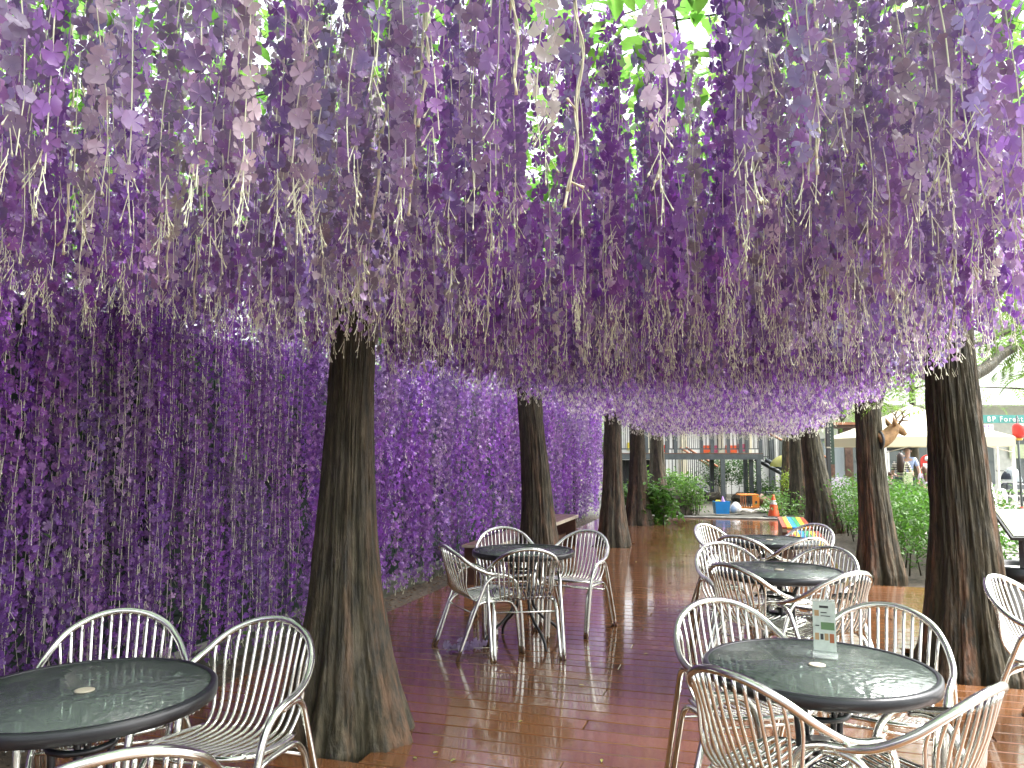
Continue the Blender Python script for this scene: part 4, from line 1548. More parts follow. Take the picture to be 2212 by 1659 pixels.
# orange toy crate
q = D(1622, 1072, 20.4)
cr = thing('toy_crate', 'orange slatted toy crate lying on its side past the deck', 'crate', (q.x, q.y, 0.06), TH)
for z in (0.0, .33):
    MB().box(-.34, .16, -.18, .18, z, z + .03).obj('frame_board', M['orangewood'], cr)
MB().box(-.02, .16, -.19, -.181, .035, .325).obj('front_panel', M['orangewood'], cr)
MB().box(.05, .10, -.196, -.191, .12, .19).obj('opening', M['darkmetal'], cr)
for k in range(5):
    MB().box(-.33 + k * .06, -.30 + k * .06, -.178, -.16, .031, .329).obj('bar', M['handrail'] if k < 3 else M['darkmetal'], cr)
# cone
q = G(1671, 1116, 0.0)
q = D(1671, 1100, 18.15)
cn = thing('traffic_cone', 'orange traffic cone with a white band at the end of the deck', 'traffic cone', (q.x, q.y, 0.0), TH)
MB().box(-.19, .19, -.19, .19, 0.0, .03, ch=.008).obj('base', M['darkmetal'], cn)
MB().lathe([(.135, .031), (.128, .05), (.075, .31), (.03, .50), (.027, .52), (.0, .522)], 28).obj('cone_body', M['orange'], cn)
MB().lathe([(.0785, .305), (.0785, .306), (.0545, .40), (.0545, .401)], 28).obj('band', M['white'], cn)
# tilted clay pot
q = D(1648, 1075, 20.8)
pt = tag(mkobj('clay_pot', MB().lathe([(.10, 0), (.16, .26), (.175, .27), (.175, .31), (.15, .31), (.14, .26), (.0, .05)], 20).mesh('clay_pot', M['terracotta']), None, (q.x + .18, q.y, 0.14)), 'brown clay pot tipped over beside the platform post', 'pot')
pt.rotation_euler = (0, R(70), TH + 2.5)

# ------------------------------------------------------------------ steel platform with stairs at the end
PY = 23.6
q0, q1 = D(1330, 978, 23.2), D(1640, 978, 22.4)
pc = D(1485, 978, 22.8)
pf = thing('steel_platform', 'grey steel walkway platform with railings and stairs beyond the deck', 'platform', (pc.x, pc.y, 0), TH - 0.03)
W2 = 2.2
MB().box(-W2, W2, -.06, .06, 1.30, 1.46).obj('front_beam', M['greymetal'], pf)
MB().box(-W2, W2, 1.34, 1.46, 1.30, 1.46).obj('rear_beam', M['greymetal'], pf)
for k in range(11):
    MB().box(-W2, W2, -.055 + k * .128, .062 + k * .128, 1.462, 1.492).obj('floor_board', M['wood'], pf)
for x_ in (-2.1, -.75, 1.02, 2.06):
    for y_ in (0, 1.4):
        MB().box(x_ - .06, x_ + .06, y_ - .055, y_ + .055, -.1, 1.298).obj('post', M['greymetal'], pf)
MB().box(1.82, 1.93, .05, .15, -.1, 1.298).obj('post', M['greymetal'], pf)
for y_ in (-.02, 1.42):
    for x_ in (-2.15, -1.2, -.35, .72, 1.55, 2.13):
        MB().box(x_ - .05, x_ + .05, y_ - .04, y_ + .04, 1.494, 2.55).obj('railing_post', M['greymetal'], pf)
    for z_ in (1.60, 2.45):
        MB().box(-2.1, 2.08, y_ - .012, y_ + .012, z_, z_ + .03).obj('railing_bar', M['greymetal'], pf)
    MB().box(-2.2, 2.2, y_ - .06, y_ + .06, 2.552, 2.60).obj('handrail', M['handrail'], pf)
    for k in range(36):
        x_ = -2.05 + k * .117
        MB().box(x_ - .008, x_ + .008, y_ - .008, y_ + .008, 1.631, 2.449).obj('baluster', M['darkmetal'], pf)
# stairs: one flight down towards the garden behind, one to the right
def flight(x0, x1, y0, z0, z1, dx, tag_):
    n = 7
    for k in range(n):
        f = k / (n - 1)
        MB().box(x0 + dx * f - .16, x0 + dx * f + .16, y0, y0 + 1.0, z0 + (z1 - z0) * f - .03, z0 + (z1 - z0) * f).obj('stair_tread', M['greymetal'], pf)
    for yy_ in (y0 - .03, y0 + 1.03):
        MB().tube([(x0, yy_, z0 - .1), (x0 + dx, yy_, z1 - .1)], .06, 4).obj('stringer', M['greymetal'], pf)
        MB().tube([(x0, yy_, z0 + .95), (x0 + dx, yy_, z1 + .95)], .035, 6).obj('handrail', M['handrail'], pf)
        for k in range(16):
            f = k / 15
            MB().tube([(x0 + dx * f, yy_, z0 + (z1 - z0) * f), (x0 + dx * f, yy_, z0 + (z1 - z0) * f + .93)], .009, 5).obj('baluster', M['darkmetal'], pf)


flight(2.35, 0, .3, 1.40, .35, 1.9, 0)
# lower landing with railing behind, left of centre
MB().box(-.9, .25, 2.0, 3.2, .62, .72).obj('landing', M['greymetal'], pf)
MB().box(-.1, .05, 2.0, 2.12, -.1, .62).obj('post', M['greymetal'], pf)
for k in range(11):
    x_ = -.85 + k * .108
    MB().box(x_ - .012, x_ + .012, 2.02, 2.05, .72, 1.60).obj('baluster', M['palewood'] if k % 3 == 0 else M['darkmetal'], pf)
flight(.35, 0, 2.05, .72, .1, 1.0, 1)
# row of upright black boards under the platform at the left
sh = thing('dark_boards', 'row of upright black boards under the platform', 'shed', (pc.x, pc.y, 0), TH - 0.03)
for k in range(7):
    MB().box(-2.35 + k * .2, -2.16 + k * .2, .5, 1.2, .02, 1.28).obj('board', M['darkmetal'], sh)

# things on and behind the platform: pale booth fronts
q = D(1500, 978, 27.5)
bt = thing('market_booth', 'white market booth with red and orange panels behind the platform', 'booth', (q.x, q.y, 0), TH)
MB().box(-3.2, 3.0, 0, .1, -.1, 3.3).obj('back_wall', M['white'], bt)
for x_, mm in ((-2.7, 'greymetal'), (-1.6, 'cream'), (-.4, 'cream'), (.9, 'palewood'), (1.9, 'cream'), (2.7, 'greymetal')):
    MB().box(x_ - .09, x_ + .09, -.2, -.05, -.1, 3.2).obj('column', M[mm], bt)
for x0, x1, mm, z0 in ((-1.2, -.95, 'red', 1.52), (.25, .65, 'orange', 1.5), (.67, .85, 'pinkink', 1.5), (1.1, 1.5, 'orange', 1.5), (1.55, 1.8, 'pinkink', 1.55), (-2.4, -1.9, 'yellow', 1.6)):
    MB().box(x0, x1, -.06, -.02, z0, z0 + .26).obj('panel', M[mm], bt)
MB().box(-3.3, 3.1, -.9, .2, 3.3, 3.4).obj('roof', M['cream'], bt)

# yellow umbrella with plastic sheet over a stool
q = D(1701, 1000, 22.4)
um = thing('yellow_umbrella', 'open translucent yellow umbrella standing past the deck', 'umbrella', (q.x, q.y, 0))


def dome(R0, h, n=16, m_=6):
    V, F = [(0, 0, h)], []
    for j in range(1, m_ + 1):
        a = (math.pi / 2) * j / m_ * .92
        for i in range(n):
            b_ = 2 * math.pi * i / n
            sc_ = 1 - (0.035 if i % 2 else 0) * (j / m_)
            V.append((R0 * math.sin(a) * math.cos(b_) * sc_, R0 * math.sin(a) * math.sin(b_) * sc_, h * math.cos(a)))
    for i in range(n):
        F.append((0, 1 + i, 1 + (i + 1) % n))
    for j in range(m_ - 1):
        for i in range(n):
            F.append((1 + j * n + i, 1 + (j + 1) * n + i, 1 + (j + 1) * n + (i + 1) % n, 1 + j * n + (i + 1) % n))
    return V, F


V, F = dome(.50, .40)
V = [(a, b_, c_ + 1.05) for a, b_, c_ in V]
MB().add(V, F, 0, True).obj('canopy', M['yellowfilm'], um)
MB().tube([(0, 0, .15), (0, 0, 1.52)], .009, 6).obj('shaft', M['darkmetal'], um)
for k in range(8):
    a = k * math.pi / 4
    MB().tube([(0, 0, 1.445), (.30 * math.cos(a), .30 * math.sin(a), 1.36), (.485 * math.cos(a), .485 * math.sin(a), 1.10)], .004, 4).obj('rib', M['darkmetal'], um)
V, F = [], []
for j in range(12):
    for i in range(14):
        a = 2 * math.pi * i / 14
        rr_ = .20 + .012 * j + .03 * math.sin(a * 5 + j * .4)
        V.append((rr_ * math.cos(a) + .02, rr_ * math.sin(a), 1.04 - j * .075))
for j in range(11):
    for i in range(14):
        F.append((j * 14 + i, j * 14 + (i + 1) % 14, (j + 1) * 14 + (i + 1) % 14, (j + 1) * 14 + i))
ps = MB().add(V, F, 0, True).obj('plastic_sheet', M['rainfilm'], None, (q.x + .02, q.y - .02, 0))
tag(ps, 'clear plastic sheet hanging in folds under the yellow umbrella', 'plastic sheet')
sq = D(1668, 1060, 21.0)
st = thing('metal_stool', 'small grey metal stool beside the plastic sheet', 'stool', (sq.x, sq.y, 0))
MB().box(-.16, .16, -.14, .14, .42, .45).obj('seat', M['greymetal'], st)
for sx in (-1, 1):
    for sy in (-1, 1):
        MB().tube([(sx * .13, sy * .11, .42), (sx * .16, sy * .14, 0)], .012, 6).obj('leg', M['greymetal'], st)

# sign panel on pole next to R3
q = D(1789, 978, 16.8)
sgp = thing('sign_post', 'tall dark sign panel on a perforated steel pole beside a trunk', 'sign', (q.x, q.y, 0), TH)
MB().box(-.035, .035, -.035, .035, -.1, 3.4).obj('pole', M['darkmetal'], sgp)
MB().box(.04, .13, -.02, .02, 1.25, 3.2).obj('panel', M['fencegreen'], sgp)
for k in range(24):
    MB().box(.048, .056, -.024, -.0205, 1.3 + k * .07, 1.33 + k * .07).obj('slot', M['wall'], sgp)
for z_ in (1.6, 2.4):
    MB().box(-.05, .045, -.045, -.036, z_, z_ + .03).obj('bracket', M['palewood'], sgp)

# ------------------------------------------------------------------ stag head mounted on R2
x, y, s, lean = tpos['R2']
q = D(1906, 945, 9.72)
dh = thing('stag_head', 'brown stag head with antlers mounted on the trunk, facing the plaza', 'stag head', q, TH)
M['deer'] = plain('deer_fur', (0.26, 0.15, 0.06), 0.7, var=0.25, nscale=25, bmp=0.3)
M['antler'] = plain('antler', (0.14, 0.08, 0.045), 0.5, var=0.2)
k = 9.72 / FPX


def dp(a, b_, off=0.0):
    return (RGT * ((a - 1902) * k) + FWD * off + Vector((0, 0, (945 - b_) * k)))


dh.rotation_euler = (0, 0, 0)
neck = spline([dp(1892, 953), dp(1902, 949), dp(1914, 941), dp(1924, 931), dp(1932, 925), dp(1941, 929), dp(1949, 936), dp(1953, 939)], 4)
rad_ = []
keyr = [.11, .105, .092, .080, .070, .050, .035, .022]
for i in range(len(neck)):
    f = i / (len(neck) - 1) * (len(keyr) - 1)
    a = min(int(f), len(keyr) - 2)
    rad_.append(keyr[a] * (1 - f + a) + keyr[a + 1] * (f - a))
MB().tube(neck, rad_, 16).obj('head_and_neck', M['deer'], dh)
for off in (-.07, .07):
    ear = [dp(1925, 921, off * .8), dp(1922, 912, off * 1.3), dp(1919, 902, off * 1.5)]
    MB().tube(spline(ear, 3), [.012, .026, .030, .026, .018, .010, .004], 8).obj('ear', M['deer'], dh)
    an = spline([dp(1936, 916, off * .5), dp(1941, 903, off * 1.2), dp(1938, 893, off * 1.6), dp(1931, 887, off * 1.8)], 4)
    MB().tube(an, [.014 - .0008 * i for i in range(len(an))], 7).obj('antler', M['antler'], dh)
    for a0, a1, a2 in (((1941, 904), (1950, 897), (1958, 890)), ((1939, 895), (1944, 888), (1950, 884)), ((1939, 909), (1949, 909), (1957, 905))):
        MB().tube([dp(*a0, off * 1.1), dp(*a1, off * 1.4), dp(*a2, off * 1.6)], [.009, .007, .003], 6).obj('antler_tine', M['antler'], dh)
    MB().lathe([(.001, -.006), (.007, 0), (.001, .006)], 8, 0, tuple(dp(1945, 927, off * .75))).obj('eye', M['darkmetal'], dh)
MB().lathe([(.0, 0), (.02, .004), (.0, .012)], 8, 0, tuple(dp(1958, 937, 0))).obj('nose', M['darkmetal'], dh)
bm_ = MB().lathe([(.0, 0), (.125, 0), (.115, .03), (.0, .03)], 24).obj('mount_plate', M['darkmetal'], dh)
bm_.location = dp(1893, 951)
bm_.rotation_euler = (0, R(90), TH)

# ------------------------------------------------------------------ plaza: tents, people, sign, stroller ...
GZ = -0.09


def P2(px, d):
    p = D(px, 978, d)
    return Vector((p.x, p.y, GZ))


def tent(name, label, loc, rz, w, d_, eave, apex, legs=True):
    t = thing(name, label, 'tent', loc, rz, 'white event tents on the plaza')
    V = [(-w, -d_, eave), (w, -d_, eave), (w, d_, eave), (-w, d_, eave), (0, 0, apex)]
    for f in ((0, 1, 4), (1, 2, 4), (2, 3, 4), (3, 0, 4)):
        a, b_, c_ = (Vector(V[i]) for i in f)
        sag = [a, b_, c_, (a + b_) / 2, (b_ + c_) / 2 - Vector((0, 0, .05)), (c_ + a) / 2 - Vector((0, 0, .05)), (a + b_ + c_) / 3 - Vector((0, 0, .09))]
        MB().add(sag, [(0, 3, 6), (3, 1, 6), (1, 4, 6), (4, 2, 6), (2, 5, 6), (5, 0, 6)], 0, True).obj('roof_panel', M['canvas'], t)
    for (x0, x1, y0, y1) in ((-w, w, -d_ - .006, -d_), (-w, w, d_, d_ + .006), (-w - .006, -w, -d_, d_), (w, w + .006, -d_, d_)):
        MB().box(x0, x1, y0, y1, eave - .22, eave - .004).obj('valance', M['canvas'], t)
    for sx in (-1, 1):
        for sy in (-1, 1):
            MB().box(sx * (w - .04) - .025, sx * (w - .04) + .025, sy * (d_ - .04) - .025, sy * (d_ - .04) + .025, 0, eave - .005).obj('leg', M['white'], t)
        MB().tube([(sx * (w - .06), -d_, eave - .35), (0, -d_ + .05, eave - .02)], .012, 5).obj('brace', M['palewood'], t)
    return t


M['canvas'] = leafy('tent_canvas', (0.72, 0.68, 0.52), 0.35, 0.6, 0.2)
ta = P2(2150, 19.0)
tentA = tent('event_tent', 'white event tent whose legs are weighted with water jugs', P2(2195, 17.0) + FWD * 1.6 - RGT * 1.45, TH, 1.45, 1.6, 1.95, 2.75)
tb_ = P2(1965, 25.0)
tentB = tent('event_tent', 'white event tent with a pink lettered placard behind the standing pair', tb_ + RGT * .2, TH, 1.7, 1.6, 2.15, 3.0)
# water jugs at two legs
for k, (a, d_) in enumerate(((2158, 17.4), (2200, 16.75))):
    p = P2(a, d_)
    t = thing('water_jug', 'white water jug tied to a tent leg with red cord', 'jug', p + Vector((0, 0, .02)), 0, 'water jugs at the tent legs')
    MB().lathe([(.10, 0), (.115, .02), (.115, .24), (.09, .30), (.035, .33), (.035, .37), (.0, .37)], 20).obj('jug_body', M['white'], t)
    MB().tube([(.04 * math.cos(q_ * .785), .04 * math.sin(q_ * .785), .39 + .01 * (q_ % 2)) for q_ in range(8)], .012, 5, closed=True).obj('cord', M['red'], t)
# placards
p = D(2131, 930, 17.9)
pl = thing('tent_placard', 'white placard with a purple grid on the tent roof', 'placard', p, TH)
MB().box(-.16, .16, -.006, .006, -.14, .14).obj('sheet', M['white'], pl)
for k in range(4):
    MB().box(-.14, .14, -.010, -.007, -.115 + k * .07, -.095 + k * .07 + (.02 if k == 1 else 0)).obj('print', M['purpleink'], pl)
    MB().box(-.13 + k * .085, -.118 + k * .085, -.0135, -.011, -.12, .13).obj('print', M['purpleink'], pl)
p = D(1968, 923, 23.2)
pl = thing('tent_placard', 'white placard with pink lettering hanging at the tent', 'placard', p, TH)
MB().box(-.17, .17, -.006, .006, -.15, .15).obj('sheet', M['white'], pl)
for k in range(5):
    MB().box(-.14 + k * .06, -.10 + k * .06, -.010, -.007, -.12 + .01 * (k % 2), -.03 + .015 * (k % 3)).obj('print', M['pinkink'], pl)
    MB().box(-.145 + k * .06, -.135 + k * .06, -.0135, -.011, .02, .10 - .01 * (k % 2)).obj('print', M['pinkink'], pl)

# building with the sign
pb = P2(2190, 33.5)
bd = thing('shop_building', 'long pale grey shop front with a teal sign above it', 'building', pb, TH)
MB().box(-14, 9, 0, 3, 0, 3.6).obj('wall', M['wall'], bd)
MB().box(-14.3, 9.3, -1.2, 3.2, 3.6, 3.75).obj('roof', M['white'], bd)
for k in range(7):
    x_ = -11.5 + k * 2.9
    w_ = MB().box(x_, x_ + 1.9, -.05, -.003, .25, 2.2).obj('window', M['greymetal'], bd)
    for q_ in range(2):
        MB().box(x_ + .08 + q_ * .92, x_ + .92 + q_ * .92, -.075, -.051, 1.25, 2.1).obj('pane', M['pane'], w_)
        MB().box(x_ + .08 + q_ * .92, x_ + .92 + q_ * .92, -.075, -.051, .35, 1.15).obj('pane', M['pane'], w_)
MB().box(-.25, .55, -.10, -.08, 1.35, 1.95).obj('poster', M['sage'], bd)
MB().lathe([(.0, 0), (.2, 0), (.2, .01), (.0, .01)], 24).obj('poster_disc', M['wall'], bd)
o = bd.children[-1]
o.rotation_euler = (R(90), 0, 0)
o.location = (.15, -.101, 1.65)
# sign
ps_ = D(2165, 905, 31.0)
sg_ = thing('shop_sign', 'teal shop sign reading BP Forest in white letters', 'sign', ps_, TH)
MB().box(-1.3, 3.6, 0, .08, -.16, .16).obj('board', M['teal'], sg_)
cu = bpy.data.curves.new('sign_text', 'FONT')
cu.body = 'BP Forest'
cu.size = .29
cu.extrude = .008
cu.space_character = 1.25
to = bpy.data.objects.new('sign_text', cu)
col.objects.link(to)
dg = bpy.context.evaluated_depsgraph_get()
tm = bpy.data.meshes.new_from_object(to.evaluated_get(dg))
bpy.data.objects.remove(to)
tm.materials.clear()
tm.materials.append(M['white'])
o = mkobj('lettering', tm, sg_, (-.62, -.012, -.10))
o.rotation_euler = (R(90), 0, 0)
# grass strip
gp = P2(2190, 31.6)
gs = MB().box(-14, 8, -.5, .5, -.02, .03).obj('lawn_strip', M['grass'], None, gp, TH)
struct(gs)
# overhead cable
cb = MB().tube([D(1990, 866, 26) , D(2100, 868, 26) - Vector((0, 0, .02)), D(2300, 864, 26)], .012, 5).obj('overhead_cable', M['darkmetal'])
tag(cb, 'thin dark cable strung across the sky above the tents', 'cable')
# lantern on pole
lp = P2(2204, 18.0)
ln_ = thing('red_lantern', 'red paper lantern with gold trim beside the tent', 'lantern', lp + Vector((0, 0, D(2204, 930, 18).z - GZ)))
MB().lathe([(.05, -.17), (.10, -.16), (.135, -.10), (.14, 0), (.135, .10), (.10, .155), (.05, .165)], 24).obj('body', M['red'], ln_)
MB().lathe([(.055, -.23), (.07, -.20), (.055, -.172)], 16).obj('trim', M['gold'], ln_)
MB().tube([(0, 0, .166), (.02, .06, .30)], .006, 5).obj('hanger', M['darkmetal'], ln_)
lpole = thing('lamp_pole', 'thin grey pole beside the red lantern', 'pole', lp + FWD * .08 + RGT * .02)
MB().tube([(0, 0, 0), (0, 0, 2.45)], .025, 8).obj('shaft', M['greymetal'], lpole)
MB().lathe([(.09, 0), (.09, .02), (.03, .03), (.0, .03)], 12).obj('base', M['greymetal'], lpole)
# A-board
ab = thing('display_board', 'tall white A-frame display board beside the thick trunk', 'sign', P2(2122, 17.0), TH + .9)
for sgn in (-1, 1):
    b_ = MB().box(-.3, .3, -.012, .012, 0, 1.55).obj('panel', M['white'], ab)
    b_.location = (0, sgn * .26, 0)
    b_.rotation_euler = (sgn * .165, 0, 0)
# stroller
stp = P2(2183, 25.5)
stl = thing('stroller', 'dark stroller under a clear rain cover in front of the shop', 'stroller', stp, TH)
V, F = dome(.40, .55, 14, 5)
MB().add([(a * .8, b_ * .7, c_ + .58) for a, b_, c_ in V], F, 0, True).obj('rain_cover', M['rainfilm'], stl)
V, F = dome(.30, .34, 12, 5)
MB().add([(a * .9 - .08, b_ * .8, c_ + .68) for a, b_, c_ in V], F, 0, True).obj('hood', M['navy'], stl)
MB().box(-.26, .28, -.2, .2, .40, .60, ch=.05).obj('seat', M['greymetal'], stl)
MB().box(-.25, .25, -.19, .19, .22, .32).obj('basket', M['darkmetal'], stl)
for sx in (-1, 1):
    for sy in (-1, 1):
        w_ = MB().lathe([(.04, -.02), (.09, -.02), (.09, .02), (.04, .02)], 16).obj('wheel', M['darkmetal'], stl)
        w_.location = (sx * .26, sy * .2, .09)
        w_.rotation_euler = (R(90), 0, 0)
        MB().tube([(sx * .26, sy * .2, .09), (sx * .18, sy * .19, .42)], .012, 6).obj('strut', M['white'], stl)
MB().tube([(-.3, -.2, .95), (-.38, -.2, 1.0), (-.38, .2, 1.0), (-.3, .2, .95)], .014, 6).obj('handle', M['darkmetal'], stl)
# parked white scooter-like bundle: bag on a stand
bgp = thing('white_bag', 'white bag with dark strap standing left of the stroller', 'bag', P2(2158, 24.5), TH)
MB().lathe([(.14, 0), (.17, .1), (.16, .3), (.12, .42), (.06, .47)], 16).obj('bag_body', M['white'], bgp)
MB().tube(spline([(-.1, -.1, .4), (-.05, -.18, .62), (.08, -.16, .6), (.12, -.1, .38)], 4), .014, 6).obj('strap', M['navy'], bgp)

# red arch sign
ra = thing('red_sign', 'red arched sign board with white disc on the plaza', 'sign', P2(2010, 22.5), TH)
V = [(-.3, 0, .75), (.3, 0, .75), (.3, 0, 1.35)] + [(.3 * math.cos(a), 0, 1.35 + .2 * math.sin(a)) for a in np.linspace(.2, math.pi - .2, 9)] + [(-.3, 0, 1.35)]
n = len(V)
V2 = V + [(a, .04, c_) for a, b_, c_ in V]
MB().add(V2, [tuple(range(n)), tuple(range(2 * n - 1, n - 1, -1))] + [(i, i + n, (i + 1) % n + n, (i + 1) % n) for i in range(n)]).obj('board', M['red'], ra)
MB().box(-.24, .24, -.012, -.003, .80, 1.28).obj('sheet', M['white'], ra)
MB().box(-.16, .16, -.022, -.014, .88, 1.12).obj('print', M['red'], ra)
o = MB().lathe([(.0, 0), (.07, 0), (.07, .008), (.0, .008)], 18).obj('disc', M['white'], ra)
o.location, o.rotation_euler = (-.12, -.01, 1.42), (R(90), 0, 0)
for sx in (-1, 1):
    MB().tube([(sx * .25, .02, 0), (sx * .25, .02, .75)], .015, 6).obj('leg', M['red'], ra)

# wooden kiosk posts left of the stag
kp_ = thing('wooden_kiosk', 'brown timber kiosk with a sloping roof behind the hedge', 'kiosk', P2(1828, 24.0), TH)
for x_ in (-.45, .0, .12, .55):
    MB().box(x_ - .06, x_ + .06, -.06, .06, 0, 2.35).obj('post', M['wood'], kp_)
MB().box(-.8, .9, -.3, .5, 2.35, 2.43).obj('beam', M['wood'], kp_)
MB().box(-.9, 1.0, -.5, .7, 2.44, 2.52).obj('roof', M['handrail'], kp_)
MB().box(-.75, .05, -.12, .35, 0, .82).obj('counter', M['lilaccloth'], kp_)
MB().box(-.7, -.05, -.02, .0, .83, 1.9).obj('glass_screen', M['rainfilm'], kp_)

# information lectern and round bin at the right edge
p = P2(2206, 5.9)
lc = thing('information_lectern', 'sloping green information board on a dark post beside the deck', 'sign', (p.x, p.y, GZ), TH - .2)
MB().box(-.04, .04, -.04, .04, 0, .98).obj('post', M['darkmetal'], lc)
b_ = MB().box(-.17, .45, -.2, .2, -.012, .012).obj('frame', M['darkmetal'], lc)
b_.location, b_.rotation_euler = (0, 0, 1.05), (R(28), 0, 0)
b2 = MB().box(-.15, .43, -.18, .18, .0135, .017).obj('panel', M['sage'], b_)
p = P2(2185, 6.1)
rb = thing('round_bin', 'pale round bin with a black rim beside the deck', 'bin', (p.x, p.y, GZ))
MB().lathe([(.22, 0), (.23, .3), (.24, .64), (.0, .64)], 32).obj('bin_body', M['wall'], rb)
V = []
MB().lathe([(.245, .62), (.27, .63), (.27, .72), (.245, .73), (.20, .72), (.20, .66), (.0, .65)], 32).obj('bin_rim', M['blackmetal'], rb)
MB().lathe([(.0, .665), (.195, .665), (.195, .69), (.0, .695)], 32).obj('lid', M['white'], rb)

# ------------------------------------------------------------------ people
def skin_mesh(name, verts, edges, radii, mat, parent, sub=1):
    me = bpy.data.meshes.new(name)
    me.from_pydata(verts, edges, [])
    o = mkobj(name, me, parent)
    md = o.modifiers.new('skin', 'SKIN')
    md.use_smooth_shade = True
    for i, sv_ in enumerate(me.skin_vertices[0].data):
        r_ = radii[i]
        sv_.radius = (r_, r_) if not isinstance(r_, tuple) else r_
        sv_.use_root = (i == 0)
    sb_ = o.modifiers.new('sub', 'SUBSURF')
    sb_.levels = sb_.render_levels = sub
    me.materials.append(mat)
    return o


def person(label, loc, rz, h, pose, top, bottom, hairm, long_hair, group=None, skirt=False):
    t = thing('person', label, 'person', loc, rz, group)
    s = h / 1.7
    sit = pose == 'sit'
    hz = .50 if sit else .92
    pel = (0, 0, hz)
    che = (0, .0, hz + .38)
    nek = (0, 0, hz + .54)
    hd0 = (0, .015, hz + .60)
    hd1 = (0, .02, hz + .70)
    hd2 = (0, .01, hz + .79)
    V = [pel, (0, 0, hz + .2), che, nek, hd0, hd1, hd2]
    Rr = [(.13, .10), (.115, .09), (.14, .09), .05, .07, .088, .055]
    E = [(0, 1), (1, 2), (2, 3), (3, 4), (4, 5), (5, 6)]
    arm = {}
    for sgn in (-1, 1):
        b_ = len(V)
        if pose == 'hold' and sgn > 0:
            el, wr, hn = (.30, .10, hz + .22), (.22, .28, hz + .42), (.20, .30, hz + .50)
        elif pose == 'reach' or sit:
            el, wr, hn = (sgn * .25, .08, hz + .17), (sgn * .18, .28, hz + .12), (sgn * .15, .36, hz + .12)
        else:
            el, wr, hn = (sgn * .27, .0, hz + .18), (sgn * .29, .08, hz - .04), (sgn * .29, .10, hz - .13)
        V += [(sgn * .18, 0, hz + .47), el, wr, hn]
        Rr += [.058, .043, .030, (.034, .022)]
        E += [(2, b_), (b_, b_ + 1), (b_ + 1, b_ + 2), (b_ + 2, b_ + 3)]
        # fingers and thumb
        hv = Vector(hn) - Vector(wr)
        hv.normalize()
        sd = hv.cross(Vector((0, 0, 1)) if abs(hv.z) < .8 else Vector((0, 1, 0))).normalized()
        for q_ in range(4):
            ff = Vector(hn) + hv * .03 + sd * (.012 * (q_ - 1.5))
            V += [tuple(ff), tuple(ff + hv * (.05 - .006 * abs(q_ - 1.3)))]
            Rr += [.009, .007]
            E += [(b_ + 3, len(V) - 2), (len(V) - 2, len(V) - 1)]
        ff = Vector(hn) + sd * .035
        V += [tuple(ff), tuple(ff + hv * .035)]
        Rr += [.010, .008]
        E += [(b_ + 3, len(V) - 2), (len(V) - 2, len(V) - 1)]
    legs = []
    for sgn in (-1, 1):
        b_ = len(V)
        if sit:
            pts = [(sgn * .09, .02, hz - .02), (sgn * .10, .42, hz), (sgn * .10, .44, .09), (sgn * .10, .56, .04)]
        else:
            pts = [(sgn * .09, 0, hz - .06), (sgn * .10, .02, .50), (sgn * .10, -.01, .09), (sgn * .11, .13, .035)]
        V += pts
        Rr += [.085, .058, .04, (.04, .03)]
        E += [(0, b_), (b_, b_ + 1), (b_ + 1, b_ + 2), (b_ + 2, b_ + 3)]
        legs.append((b_, pts))
    V = [tuple(c_ * s for c_ in p) for p in V]
    Rr = [tuple(c_ * s for c_ in r_) if isinstance(r_, tuple) else r_ * s for r_ in Rr]
    skin_mesh('body', V, E, Rr, M['skin'], t)
    # top
    cv = [(0, 0, hz + .02), (0, 0, hz + .2), (0, 0, hz + .38), (0, 0, hz + .50)]
    cr_ = [(.145, .115), (.13, .105), (.155, .105), .07]
    ce = [(0, 1), (1, 2), (2, 3)]
    for sgn, bi_ in ((-1, 7), (1, 7 + 4 + 10)):
        b_ = len(cv)
        sh_, el_ = Vector(V[bi_]) / s, Vector(V[bi_ + 1]) / s
        cv += [tuple(sh_), tuple(sh_.lerp(el_, .75))]
        cr_ += [.072, .06]
        ce += [(2, b_), (b_, b_ + 1)]
    sc_ = lambda L_: [tuple(c_ * s for c_ in p) for p in L_]
    skin_mesh('shirt', sc_(cv), ce, [tuple(c_ * s for c_ in r_) if isinstance(r_, tuple) else r_ * s for r_ in cr_], M[top], t)
    if skirt:
        MB().lathe([(.17 * s, (hz + .08) * s), (.20 * s, hz * s), (.25 * s, (hz - .5) * s), (.24 * s, (hz - .5) * s), (.15 * s, (hz + .05) * s)], 20).obj('skirt', M[bottom], t)
    else:
        cv, cr_, ce = [(0, 0, hz + .04)], [(.15, .115)], []
        for b_, pts in legs:
            q_ = len(cv)
            cv += [pts[0], pts[1], tuple(Vector(pts[1]).lerp(Vector(pts[2]), .8))]
            cr_ += [.10, .072, .055]
            ce += [(0, q_), (q_, q_ + 1), (q_ + 1, q_ + 2)]
        skin_mesh('trousers', sc_(cv), ce, [tuple(c_ * s for c_ in r_) if isinstance(r_, tuple) else r_ * s for r_ in cr_], M[bottom], t)
    # hair cap
    if long_hair:
        cv = [(0, -.01, hz + .80), (0, -.045, hz + .72), (0, -.075, hz + .58), (0, -.10, hz + .38), (0, -.11, hz + .20)]
        cr_ = [.05, .105, .10, (.12, .06), (.09, .04)]
    else:
        cv = [(0, .01, hz + .815), (0, -.02, hz + .76), (0, -.045, hz + .69)]
        cr_ = [.06, .095, .08]
    skin_mesh('hair', sc_(cv), [(i, i + 1) for i in range(len(cv) - 1)], [tuple(c_ * s for c_ in r_) if isinstance(r_, tuple) else r_ * s for r_ in cr_], hairm, t)
